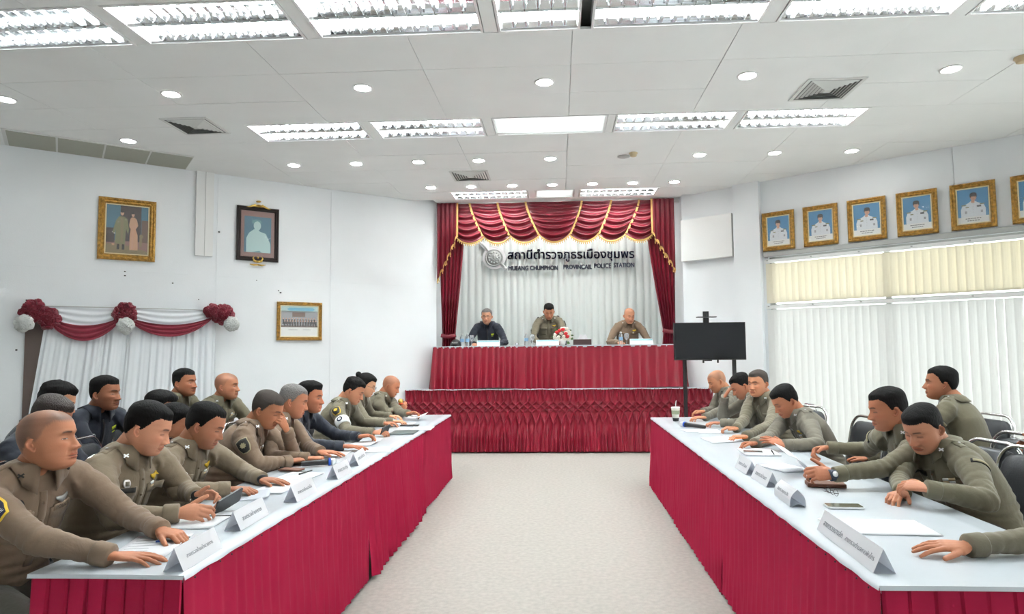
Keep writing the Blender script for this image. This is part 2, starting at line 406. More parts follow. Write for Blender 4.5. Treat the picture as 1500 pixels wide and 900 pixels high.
def blinds(name, z0, z1, pitch, w, m, label, seed, ang):
    random.seed(seed)
    root = thing(name, RP(3.0, 0.05, z1), label, 'blind')
    g = G(); a, b, c, d = RP(2.87, .045), RP(6.38, .045), RP(6.38, 0.005), RP(2.87, 0.005)
    g.prism([tuple(v[:2]) for v in (a, b, c, d)], z1, z1 + 0.045).build('track', M_WHITE, root)
    L = (6.35 - 2.88) / RDIR.x; n = int(L / pitch); me = None
    for i in range(n):
        c = RP(2.88 + RDIR.x * (i + .5) * pitch, 0.022)
        th = math.atan2(RDIR.y, RDIR.x) + ang + random.gauss(0, 0.05)
        if me is None:
            gg = G(); prof = [(-w / 2, 0), (-w / 4, .004), (0, .0055), (w / 4, .004), (w / 2, 0)]
            P = np.array([[(x, y, z) for x, y in prof] for z in (z0 - z1, -0.012)])
            gg.sheet(P, np.array([0, 1, 0]), 0.0008)
            gg.box((0, .003, z0 - z1 + .012), (w * .96, .004, .02))
            me = gg.mesh('slat', m, False)
        o = link('slat', me, root, (c[0] - root.location.x, c[1] - root.location.y, 0.0), th)
    g = G()
    for x in np.arange(2.9, 6.3, 0.45): g.box(RP(x, .05, z1 + .03), (.02, .012, .016), rz3(math.atan2(RDIR.y, RDIR.x)))
    lab(g.build('bracket', M_TRIM, root), 'small grey track clips')
    return root
blinds('vertical_blind', 2.105, 2.66, 0.0845, 0.089, M_BLC, 'short cream vertical blind hanging in the upper window row', 3, 0.40)
blinds('vertical_blind', 0.20, 2.03, 0.0845, 0.089, M_BLW, 'tall white vertical blind covering the lower window', 5, 0.45)

# ---------------------------------------------------------------- ceiling lights
def blade_mesh(lane):
    g = G(); h = 0.05; n = 7; P = []
    # a thin parabolic cross fin of the louver, triangular in section
    for z, t in ((0, 0.0012), (h, 0.012)):
        P.append((z, t))
    V = []; 
    for y in (-lane / 2 + .008, lane / 2 - .008):
        V += [(-P[0][1], y, P[0][0]), (P[0][1], y, P[0][0]), (P[1][1], y, P[1][0]), (-P[1][1], y, P[1][0])]
    g.add(V, [(0, 1, 2, 3), (7, 6, 5, 4), (0, 4, 5, 1), (1, 5, 6, 2), (2, 6, 7, 3), (3, 7, 4, 0)])
    return g.mesh('louver_blade', M_ALU)
BL = blade_mesh(0.25)
def fixture(x0, x1, y0, y1, label, plain=False, detail=True, dark=False):
    w, d = x1 - x0, y1 - y0; c = ((x0 + x1) / 2, (y0 + y1) / 2, CEIL)
    r = thing('ceiling_light', c, label, 'ceiling light', 'recessed fluorescent ceiling lights')
    x0 += .004; x1 -= .004; y0 += .004; y1 -= .004; t = .018
    g = G()                                   # rim and housing
    for a in [((x0 + x1) / 2, y0 + t / 2, x1 - x0, t), ((x0 + x1) / 2, y1 - t / 2, x1 - x0, t)]: g.box((a[0], a[1], CEIL + .045), (a[2], a[3], .10))
    for a in [(x0 + t / 2, x1 - x0, t), (x1 - t / 2, 0, t)]: g.box((a[0], (y0 + y1) / 2, CEIL + .045), (t, y1 - y0 - 2 * t, .10))
    g.box((c[0], c[1], CEIL + .1), (x1 - x0, y1 - y0, .01), mi=(0 if plain else 1))
    g.build('frame', [M_REFL, M_ALU], r)
    ym = c[1]; lane = (d - 2 * t) / 2
    for s in (-1, 1):
        yc = ym + s * lane / 2
        G().tube([(x0 + .04, yc, CEIL + .068), (x1 - .04, yc, CEIL + .068)], .013, 8).build('tube', M_TUBE, r, True)
    if plain:
        G().box((c[0], c[1], CEIL + .012), (x1 - x0 - 2 * t, y1 - y0 - 2 * t, .004)).build('diffuser', M_PRISM, r)
        return r
    g = G()                                   # curved side reflectors and centre spine
    for s in (-1, 1):
        yc = ym + s * lane / 2
        for q in (-1, 1):
            ys = yc + q * (lane / 2 - .001)
            P = [[(x, ys - q * .022 * (k / 4) ** 2 * (1.0), CEIL + .006 + .06 * (1 - k / 4) ** 1.0) for x in (x0 + t, x1 - t)] for k in range(5)]
            P = [[(x, ys - q * (.002 + .02 * (1 - k / 4) ** 2), CEIL + .006 + .07 * k / 4) for x in (x0 + t, x1 - t)] for k in range(5)]
            g.grid(P)
    g.build('reflector', M_ALU, r, True)
    if detail:
        n = max(4, int(round((w - 2 * t) / 0.1)))
        for s in (-1, 1):
            for i in range(1, n):
                x = x0 + t + (x1 - x0 - 2 * t) * i / n
                link('louver_blade', BL, r, (x - c[0], ym + s * lane / 2 - c[1], .008)).scale = (1, lane / .25, 1)
    return r
names = {3: ['far left, cut by the frame edge', 'second from the left', 'third from the left, longer', 'short one in the middle', 'right of the open dark gap', 'fifth full-length one, with bright fins', 'far right, cut by the frame edge'],
         4: ['leftmost', 'second from the left', 'plain middle one without a grille', 'second from the right', 'rightmost'],
         5: ['left one just before the stage valance', 'short middle one just before the valance', 'right one just before the valance']}
for ri, (y0, y1, fx) in enumerate(LROWS):
    for k, (a, b) in enumerate(fx):
        if ri in names:
            nm = {3: 'recessed louvered light in the nearest row, ', 4: 'recessed light in the middle row, ', 5: 'recessed ceiling light, '}[ri] + names[ri][k]
            fixture(a, b, y0, y1, nm, plain=(ri, k) in ((4, 2), (5, 1)))
        else:
            fixture(a, b, y0, y1, 'unseen diffused ceiling light behind the camera, row %s from rear wall, %s' % (['first', 'second', 'third'][ri], ['outer left', 'next to outer left', 'left of centre', 'short centre', 'right of centre', 'next to outer right', 'outer right'][k]), plain=True)  # unseen rows, put in for even light over the hall
# downlights
DROW = {5.48: [-4.95, -3.41, -1.68, -0.09, 1.63, 3.30], 6.68: [-4.62], 7.74: [-3.23, -2.45, -1.68, -0.94, -0.07, 1.71, 2.59, 3.48], 8.99: [-1.77, -1.20, -0.62, -0.06, 0.50, 1.06, 1.63],
        3.2: [-4.9, -3.3, -1.6, 0, 1.6, 3.3, 4.9]}
ordn = ['first', 'second', 'third', 'fourth', 'fifth', 'sixth', 'seventh', 'eighth']
def dl_mesh():
    g = G(); g.lathe([(.088, 0), (.088, -.008), (.080, -.012), (.070, -.010), (.066, 0.0)], n=24, cap=False); a = g.mesh('rim', M_WHITE, True)
    g = G(); g.ball((0, 0, 0), (.066, .066, .014), 20, 6); b = g.mesh('lamp', M_LED, True)
    return a, b
RIM, LMP = dl_mesh()
for y, xs in DROW.items():
    rn = {5.48: 'in the row behind the nearest fixtures', 6.68: 'beside the long grey air grille', 7.74: 'in the row behind the middle fixtures', 8.99: 'in the row nearest the stage', 3.2: 'above the near table ends'}[y]
    for k, x in enumerate(xs):
        r = thing('downlight', (x, y, CEIL), 'round bright downlight %s, %s' % (rn, ordn[k] + ' from the left' if len(xs) > 1 else 'alone'), 'downlight', 'round ceiling downlights')
        link('rim', RIM, r, (0, 0, 0)); link('lamp', LMP, r, (0, 0, -.004))
# downlights added in the alcove, unseen behind the valance, to brighten the backdrop
M_LEDFILL = mat('alcove_fill_lamp', (1.0, 0.98, 0.95), 0.4, emit=100.0)
LMPFILL = G().ball((0, 0, 0), (.066, .066, .014), 20, 6).mesh('lamp', M_LEDFILL, True)
for k, x in enumerate((-.95, 0, .95)):
    r = thing('downlight', (x, 10.20, 3.82), 'added fill downlight inside the stage alcove behind the valance, ' + ('left', 'middle', 'right')[k], 'downlight', 'added fill downlights of the stage alcove')
    link('rim', RIM, r, (0, 0, 0)); link('lamp', LMPFILL, r, (0, 0, -.004))
# square air diffusers
def vent(x, y, w, d, label):
    r = thing('air_vent', (x, y, CEIL), label, 'air vent', 'square ceiling air vents')
    G().box((x, y, CEIL - .004), (w, d, .005)).build('backing', M_VENTD, r)
    g = G()
    for k in range(1, 7):
        s = k / 7.0; s2 = s + .075
        z = CEIL - .008 - .012 * (1 - s)
        g2 = G(); o = [(-1, -1), (1, -1), (1, 1), (-1, 1)]
        V = [(x + a * w / 2 * s, y + b * d / 2 * s, z - .006) for a, b in o] + [(x + a * w / 2 * s2, y + b * d / 2 * s2, z + .004) for a, b in o]
        V += [(v[0], v[1], v[2] + .002) for v in V]
        F = [(i, (i + 1) % 4, 4 + (i + 1) % 4, 4 + i) for i in range(4)] + [(8 + i, 8 + (i + 1) % 4, 12 + (i + 1) % 4, 12 + i)[::-1] for i in range(4)]
        g2.add(V, F).build('slat', M_VENT, r)
    g2 = G(); t = .03
    for sx, sy, a, b in [(0, -1, w + 2 * t, t), (0, 1, w + 2 * t, t), (-1, 0, t, d), (1, 0, t, d)]:
        g2.box((x + sx * (w + t) / 2, y + sy * (d + t) / 2, CEIL - .004), (a, b, .012))
    g2.build('frame', M_VENT, r)
    G().box((x, y, CEIL - .022), (w * .13, d * .13, .004)).build('centre_plate', M_VENT, r)
vent(-3.65, 6.30, .42, .42, 'square louvered air vent left of the middle row of lights')
vent(2.43, 5.84, .44, .44, 'square louvered air vent above the right portraits, near the camera')
vent(-1.13, 8.43, .44, .44, 'small square air vent right above the stage left side')
# long grey return grille along the left wall
r = thing('air_grille', LP(-5.1, 0.3, CEIL), 'long grey four-panel return air grille beside the left wall', 'air grille')
c0 = LP(-6.05, 0.06); c1 = LP(-4.72, 0.06)
def lq(a, b, o0, o1, z0, z1):
    P = [LP(a, o0), LP(b, o0), LP(b, o1), LP(a, o1)]; return [tuple(p[:2]) for p in P], z0, z1
M_GRL = mat('grille_grey', S(176, 178, 166), 0.8, bump=.5, bscale=300)
G().prism(*lq(-6.05, -4.66, .05, .68, CEIL - .012, CEIL - .002)).build('frame', M_VENT, r)
for k in range(4):
    a = -6.03 + k * .3425
    G().prism(*lq(a + .008, a + .335, .075, .655, CEIL - .018, CEIL - .012)).build('filter_panel', M_GRL, r)
# detectors
for (x, y, lbl, m, s) in [(0.91, 7.61, 'small yellowed smoke detector near the ceiling centre', M_CREAM, .05), (3.75, 5.3, 'yellowed smoke detector cut by the right frame edge', M_CREAM, .06)]:
    tag(G().lathe([(s, 0), (s, -.012), (s * .8, -.02), (s * .75, -.04), (s * .5, -.045)], (x, y, CEIL), 20).build('smoke_detector', m, None, True, loc=(x, y, CEIL)), lbl, 'smoke detector')
tag(G().lathe([(.075, 0), (.075, -.006), (.06, -.012), (.02, -.014)], (0.81, 7.74, CEIL), 22).build('ceiling_speaker', M_TRIM, None, True, loc=(.81, 7.74, CEIL)), 'flat round grey ceiling disc beside the yellowed smoke detector', 'speaker')
# ================================================================== stage, drapes, tables
def fnoise(x, seed, n=6, lo=1, hi=9):
    rs = np.random.RandomState(seed); return sum(np.sin(x * rs.uniform(lo, hi) + rs.rand() * 6.28) for _ in range(n)) / math.sqrt(n)
SY, SZ = 9.64, 0.93
# stage platform
r = thing('stage_platform', (0, 10.2, 0), 'low stage platform hidden behind the smocked crimson skirt', 'stage')
G().box((0, (9.71 + 11.2) / 2, .45), (3.70, 11.2 - 9.71, .90)).build('platform', mat('stage_boards', S(120, 90, 70), .7), r)
G().box((0.0, 9.69, .45), (4.42, .03, .90)).build('apron', MATS['stage_boards'], r)
G().box((0, (9.72 + 11.2) / 2, .915), (3.70, 11.2 - 9.72, .03)).build('platform_top', M_CARPET, r)
G().box((0.0, 9.685, .9225), (4.44, .06, .015)).build('apron_top', M_COVER, r)
# smocked skirt
def smock(x0, x1, y, label):
    nx, nz_ = int((x1 - x0) / .0062), 110; p = .060
    xs = np.linspace(x0, x1, nx); zs = np.linspace(.025, .925, nz_)
    mz = np.interp(zs, [.02, .10, .41, .585, .637, .69, .745, .93], [0, .1, 1, -1, 1, -1, 1, -.15])
    flare = np.interp(zs, [0, .4, .75, .93], [.05, .012, 0, 0]); P = np.zeros((nz_, nx, 3))
    drift = .02 * fnoise(xs, 3)
    for j, z in enumerate(zs):
        X = xs + drift * (1 - z) ; u = X / p; best = np.full(nx, 9.0)
        k0 = np.floor(u).astype(int)
        for dk in (-1, 0, 1, 2):
            k = k0 + dk; c = k + .5 * mz[j] * np.where(k % 2 == 0, 1, -1); best = np.minimum(best, np.abs(u - c))
        h = np.exp(-(best / .17) ** 2) * .026 + np.exp(-(best / .42) ** 2) * .016
        low = np.interp(z, [0, .25, .4], [1, 1, 0])
        h = h * (1 - .25 * low) + low * .016 * (1 + np.sin(2 * PI * X / .055 + 2 * fnoise(X, 8)))
        P[j, :, 0] = xs; P[j, :, 1] = y - h - flare[j] * (1 + .3 * np.sin(2 * PI * X / .12)); P[j, :, 2] = z
    o = G().grid(P).build('stage_skirt', M_SATIND, None, True, loc=((x0 + x1) / 2, y, .02))
    tag(o, label, 'skirt')
    g = G(); n = 120; xx = np.linspace(x0, x1, n); P = np.array([[(x, y - .035 - .004 * math.sin(x * 31), SZ - .012 + .004 * math.sin(x * 17) + t) for x in xx] for t in (0, .012)])
    g.sheet(P, (0, -1, 0), .02); g.build('white_edging', M_COVER, o)
    return o
smock(-2.29, 2.29, 9.655, 'smocked crimson satin skirt with honeycomb pleats around the stage')

def pleats(path, z0, z1, pitch, amp, seed, flare, nz_=9, per=7, nout=1, wob=.25, gap=None):
    """knife pleats hung along a 2-D path [(x,y)...]; nout picks the outer side"""
    path = [np.array(q, float) for q in path]; L = [0]
    for a, b in zip(path, path[1:]): L.append(L[-1] + np.linalg.norm(b - a))
    n = max(2, int(L[-1] / pitch * per)); S_ = np.linspace(0, L[-1], n); rs = np.random.RandomState(seed)
    P2 = np.array([[np.interp(s, L, [p[0] for p in path]), np.interp(s, L, [p[1] for p in path])] for s in S_])
    T = np.gradient(P2, axis=0); T /= np.linalg.norm(T, axis=1, keepdims=True); Nn = np.stack([T[:, 1], -T[:, 0]], 1) * nout
    ph = S_ / pitch + .18 * fnoise(S_ * 4, seed); saw = ph - np.floor(ph)
    prof = np.where(saw < .78, saw / .78, (1 - saw) / .22)
    big = fnoise(S_, seed + 1, 5, 2, 7); P = np.zeros((nz_, n, 3))
    for j in range(nz_):
        t = 1 - j / (nz_ - 1)          # 1 at the bottom
        z = z0 + (z1 - z0) * (1 - t) + (0.012 * big * t if j == 0 else 0)
        off = amp * (prof - .5) * (.55 + .9 * t) + flare * t + wob * .05 * big * t ** 1.3 + .004 * np.sin(S_ * 70 + 9 * t) * t
        P[j, :, :2] = P2 + Nn * off[:, None]; P[j, :, 2] = z
    return P
# ------------------------------------------------ head table on the stage
r = thing('head_table', (-.05, 9.9, SZ), 'long head table on the stage with a pleated crimson satin skirt', 'table')
TX0, TX1, TZ = -1.87, 1.85, 1.565
G().box(((TX0 + TX1) / 2, 9.93, TZ - .015), (TX1 - TX0, .44, .03)).build('table_top', M_COVER, r)
for x in (TX0 + .1, TX1 - .1):
    for y in (9.76, 10.1): G().tube([(x, y, SZ + .001), (x, y, TZ - .03)], .018, 8).build('leg', M_CHROME, r)
P = pleats([(TX0 - .01, 9.93), (TX0 - .01, 9.705), (.12, 9.705)], SZ + .004, TZ - .004, .094, .042, 5, .06, per=9, nz_=10, nout=1, wob=.2)
a = G().grid(P).build('pleated_skirt', M_SATIN, r, True)
P = pleats([(.12, 9.708), (1.5, 9.708), (TX1 + .01, 9.705), (TX1 + .01, 9.93)], SZ + .004, TZ - .004, .134, .026, 6, .04, per=9, nz_=10, nout=1, wob=.08)
b_ = G().grid(P).build('pleated_skirt', M_SATIN, r, True)
G().box(((TX0 + TX1) / 2, 9.925, TZ + .001), (TX1 - TX0 + .03, .46, .004)).build('cloth', M_COVER, r)
G().box(((TX0 + TX1) / 2, 9.6985, TZ - .006), (TX1 - TX0 + .03, .004, .014)).build('cloth_edge', M_COVER, r)

# ------------------------------------------------ white sheer backdrop
def hang(x0, x1, y, z0, z1, seed, pitch, amp, m, name, parent=None, nz_=6, loc=None):
    n = int((x1 - x0) / pitch * 9); xs = np.linspace(x0, x1, n); P = np.zeros((nz_, n, 3)); nn = fnoise(xs, seed, 6, 2, 10)
    for j in range(nz_):
        t = j / (nz_ - 1); P[j, :, 0] = xs; P[j, :, 2] = z0 + (z1 - z0) * t
        ph = 2 * PI * xs / pitch + 1.6 * nn + .5 * fnoise(xs * (1 + .05 * t), seed + 4)
        P[j, :, 1] = y - amp * (np.abs(np.sin(ph / 2)) ** .8) * (1.0 - .25 * t) - amp * .5 * nn * (1 - t)
    return G().grid(P).build(name, m, parent, True, loc=loc)
bd = hang(-1.86, 1.86, 10.80, SZ + .01, 3.80, 21, .115, .045, M_SHEER, 'sheer_backdrop', loc=(0, 10.80, SZ))
tag(bd, 'white sheer pleated backdrop curtain at the back of the stage', 'curtain')
# ------------------------------------------------ red proscenium drapes
VY = 9.985
def zx(X, Y, y=VY): return aY(620 + X / 3.6, 270 + Y / 3.6, y)       # point of the stage frontage
root = thing('stage_valance', (0, VY, 3.6), 'burgundy swagged valance with gold fringe across the top of the stage', 'valance')
G().box((0, VY + .06, 3.775), (3.76, .04, .05)).build('rail', M_WHITE, root)
ZT = 3.795
def px2x(X): return float(zx(X, 90)[0])
tops = [168, 250, 397, 545, 830, 983, 1130, 1208]
# edge curves (zoomed pixel offsets) of the seven swags: (x_topL, x_topR, x_botL, x_botR, lobe depth)
SW = [(168, 262, 172, 322, .20, 2), (250, 410, 318, 462, .20, 1), (397, 560, 458, 612, .20, 0), (545, 830, 612, 768, .21, -1), (815, 985, 768, 918, .20, 0), (968, 1133, 916, 1060, .20, 1), (1115, 1210, 1058, 1210, .20, 2)]
for i, (a, b, c, d, sag, lay) in enumerate(SW):
    a, b, c, d = [px2x(v) for v in (a, b, c, d)]; nt, nu = 46, 30; P = np.zeros((nt, nu, 3)); yy = VY - .012 + .024 * lay * .5
    zb = 3.275
    for j in range(nt):
        t = j / (nt - 1)
        xl = a + (c - a) * t ** 1.35; xr = b + (d - b) * t ** 1.35; z = ZT + (zb - ZT) * t
        for k in range(nu):
            u = k / (nu - 1); s = 4 * u * (1 - u); fold = 2 * PI * 6.0 * t + (.6 * math.sin(i * 2.1 + u * 3))
            sg = (.02 + (sag - .02) * t ** .8) * (s ** .85)
            am = .034 * min(1, s * 1.8) * (.25 + t) * (1 if t < .97 else .4)
            P[j, k] = (xl + (xr - xl) * u, yy - am * (1 + math.cos(fold)) - .03 * s * t, z - sg * .62 + .006 * math.sin(fold) * s)
    so = G().grid(P).build('swag', M_VELVET, root, True)
    # gold trim along the free edge: left side, lobe, right side
    def trim(pts, w, name='fringe', n_=None):
        pts = np.array(pts); T = np.gradient(pts, axis=0); Tn = T / np.linalg.norm(T, axis=1, keepdims=True)
        D = np.stack([Tn[:, 2], 0 * Tn[:, 0], -Tn[:, 0]], 1)
        return np.stack([pts, pts + D * w * .5, pts + D * w], 0)
    lobe = P[-1].copy(); lobe[:, 1] -= .006
    left = P[::-1, 0][::-1].copy(); right = P[:, -1].copy()
    g = G(); n = len(lobe)
    Q = np.array([lobe + np.array([0, -.004, .012]), lobe + np.array([0, -.008, -.004]), lobe + np.array([0, -.002, -.018])])
    g.sheet(Q, (0, -1, 0), .004)
    g.build('fringe', M_FRINGE, so)
    def strip(E, w, sgn):
        E = E.copy(); E[:, 1] -= .012; g = G()
        wig = .006 * np.sin(np.arange(len(E)) * 1.9)
        Q = np.array([E + np.array([0, 0, 0]), E + np.stack([sgn * (w + wig), -.006 + 0 * wig, -.004 + 0 * wig], 1)]); g.sheet(Q, (0, -1, 0), .004); g.build('gold_trim', M_FRINGE, so)
    if i <= 3: strip(P[:, 0], .030, -1)
    if i >= 3: strip(P[:, -1], .030, 1)
    if i == 0: pass
    # tassels hanging from the lobe
    g = G()
    for k in range(2, nu - 1, 2):
        g.lathe([(.002, 0), (.006, -.006), (.007, -.026), (.003, -.030)], lobe[k] + np.array([0, -.006, -.016]), 6)
    g.build('tassel_row', M_FRINGE, so)['kind'] = 'stuff'
# side cascades (jabots) with zigzag gold edge
for side, (xo, xi, zlow) in ((-1, (px2x(76), px2x(178), 0)), (1, (px2x(1318), px2x(1205), 0))):
    zin, zout = 3.23, (2.57 if side < 0 else 2.68); nx, nz_ = 40, 34; P = np.zeros((nz_, nx, 3))
    for k in range(nx):
        u = k / (nx - 1); x = xo + (xi - xo) * u
        zb = zout + (zin - zout) * u + .055 * (abs((u * 5.0) % 1 - .5) * 2 - .5) * (1 if u > .05 else 0)
        for j in range(nz_):
            t = j / (nz_ - 1); z = zb + (ZT - zb) * t
            P[j, k] = (x - side * .012 * math.sin(u * 31) * (1 - t), VY - .05 - .026 * math.sin(u * 2 * PI * 4.5 + .5) * (.4 + .6 * (1 - t)), z)
    c = G().grid(P).build('cascade', M_VELVET, root, True)
    e = P[0]; g = G(); e1 = e + np.array([0, -.010, .004])
    g.sheet(np.array([e1 + np.array([0, 0, .022]), e1 + np.array([0, -.004, 0]), e1 + np.array([0, -.002, -.020])]), (0, -1, 0), .005); g.build('gold_zigzag_trim', M_FRINGE, c)
    g = G(); e = P[:, -1] + np.array([0, -.012, 0]); g.sheet(np.array([e, e + np.array([-side * .028, -.004, 0])]), (0, -1, 0), .004); g.build('gold_trim', M_FRINGE, c)
    g = G()
    for k in range(1, nx, 3): g.lathe([(.002, 0), (.007, -.006), (.008, -.03), (.003, -.035)], P[0, k] + np.array([0, -.014, -.018]), 6)
    g.build('tassel_row', M_FRINGE, c)['kind'] = 'stuff'
# tied-back side curtains
def tieback(side, xo, xi_top, x_w0, x_w1, zt, label):
    nx, nz_ = 90, 40; P = np.zeros((nz_, nx, 3)); yy = VY + .055
    for j in range(nz_):
        t = j / (nz_ - 1); z = ZT - .02 + (SZ + .012 - ZT) * t
        tt = (ZT - z) / (ZT - zt)                     # 1 at the tie
        if tt <= 1: e = tt ** 1.5; a = xo + (x_w0 - xo) * e; b = xi_top + (x_w1 - xi_top) * tt ** 1.25
        else:
            e = (tt - 1) / ((ZT - SZ) / (ZT - zt) - 1 + 1e-6); a = x_w0 + (xo - x_w0) * .5 * e; b = x_w1 + (-side * .09) * e
        for k in range(nx):
            u = k / (nx - 1); am = .018 + .016 * (1 - min(1, abs(tt - 1) * 3))
            P[j, k] = (a + (b - a) * u, yy + am * math.sin(u * 2 * PI * 6 + .7 * math.sin(u * 9)) + .006 * math.sin(u * 90) * 0, z)
    o = G().grid(P).build('stage_curtain', M_VELVET, None, True, loc=(x_w0, VY + .05, SZ)); tag(o, label, 'curtain', 'burgundy stage side curtains')
    w0, w1 = sorted((x_w0, x_w1))
    G().tube([(w0 - .015, yy - .03, zt + .02), ((w0 + w1) / 2, yy - .062, zt - .005), (w1 + .015, yy - .03, zt + .02)], [(.008, .03)] * 3, 8, flat=(0, 1, 0)).build('tie_band', M_VELVET, o, True)
tieback(-1, -1.85, -1.42, -1.80, -1.60, 1.72, 'burgundy curtain tied back at the left side of the stage')
tieback(1, 1.80, 1.33, 1.78, 1.60, 1.76, 'burgundy curtain tied back at the right side of the stage, beside the television')
# ------------------------------------------------ lettering on the backdrop
ly = 10.722
root = thing('station_sign', tuple(aY(815, 385, ly)), 'raised foam sign with Thai and English station name on the sheer backdrop', 'sign')
def sign_text(s, x0p, x1p, yc, hp, m, ex, back=0, y=ly):
    a = aY(x0p, yc + .010 * (815 - x0p), y); b = aY(x1p, yc + .010 * (815 - x1p), y); O = (a + b) / 2; w = np.linalg.norm(b - a)
    U = nrm(b - a); V = (0, 0, 1); Nn = (0, -1, 0); h = np.linalg.norm(aY(800, yc + hp / 2, y) - aY(800, yc - hp / 2, y))
    if back:
        gb = G()
        for dx in (-.007, 0, .007):
            for dz in (-.007, 0, .007):
                if dx or dz: text_on(gb, s, O + np.array([dx, .006, dz]), U, V, Nn, w, h, .006)
        gb.build('letter_backing', M_FOAM, root)
    g = G()
    for dx in ((-.0012, 0), (.0012, 0)): text_on(g, s, O + np.array([dx[0], 0, dx[1]]), U, V, Nn, w, h, ex)
    g.build('lettering', m, root)
sign_text('สถานีตำรวจภูธรเมืองชุมพร', 744, 929, 374.5, 18.5, M_NAVYT, .008, 1)
SILL = mat('sign_grey', S(112, 126, 148), .5)
sign_text('MUEANG CHUMPHON', 745, 817, 392.5, 6.5, SILL, .008, 1)
sign_text('PROVINCAIL', 825.5, 867, 391.5, 6.5, SILL, .008, 1)
sign_text('POLICE', 870.5, 895, 390.3, 6.5, SILL, .008, 1)
sign_text('STATION', 899, 929, 389.5, 6.5, SILL, .008, 1)
M_PEWT = mat('pewter_relief', S(186, 192, 190), .4, metal=.4, bump=.6, bscale=60)
c = aY(724, 378, ly); k_ = 1 / (CF / ly)
g = G(); rotf = frame3((1, 0, 0), (0, 0, 1), (0, -1, 0))
a1, b1 = aY(704, 355, ly), aY(741, 394, ly); ax = nrm(b1 - a1)
g.tube([a1, c], .030, 8, flat=(0, 1, 0)); g.tube([b1, c], .030, 8, flat=(0, 1, 0)); g.lathe([(.190, 0), (.190, .012)], c, 36, rot=rotf); g.build('emblem_backing', M_FOAM, root, False)
g = G(); g.tube([a1 + ax * .02 + (0, -.02, 0), a1 + ax * .12 + (0, -.02, 0), c + (0, -.01, 0)], [.008, .018, .012], 8); g.tube([b1 - ax * .01 + (0, -.02, 0), b1 - ax * .1 + (0, -.02, 0), c + (0, -.01, 0)], [.006, .020, .012], 8); g.build('emblem_sword', M_PEWT, root, True)
G().lathe([(.150, 0), (.150, .02), (.135, .028), (.125, .020), (.118, .020), (.118, .024), (.0, .030)], c + (0, -.010, 0), 36, rot=rotf, cap=False).build('emblem_disc', M_PEWT, root, True)
g = G()
for k in range(12):
    a = 2 * PI * k / 12; g.ball(c + (.088 * math.cos(a), -.034, .088 * math.sin(a)), (.016, .008, .016), 8, 5)
g.ball(c + (0, -.036, .0), (.055, .012, .062), 12, 8); g.ball(c + (0, -.044, .01), (.022, .012, .040), 10, 6)
for s in (-1, 1): g.ball(c + (s * .045, -.038, -.01), (.030, .008, .016), 8, 6)
g.build('emblem_crest', M_PEWT, root, True)

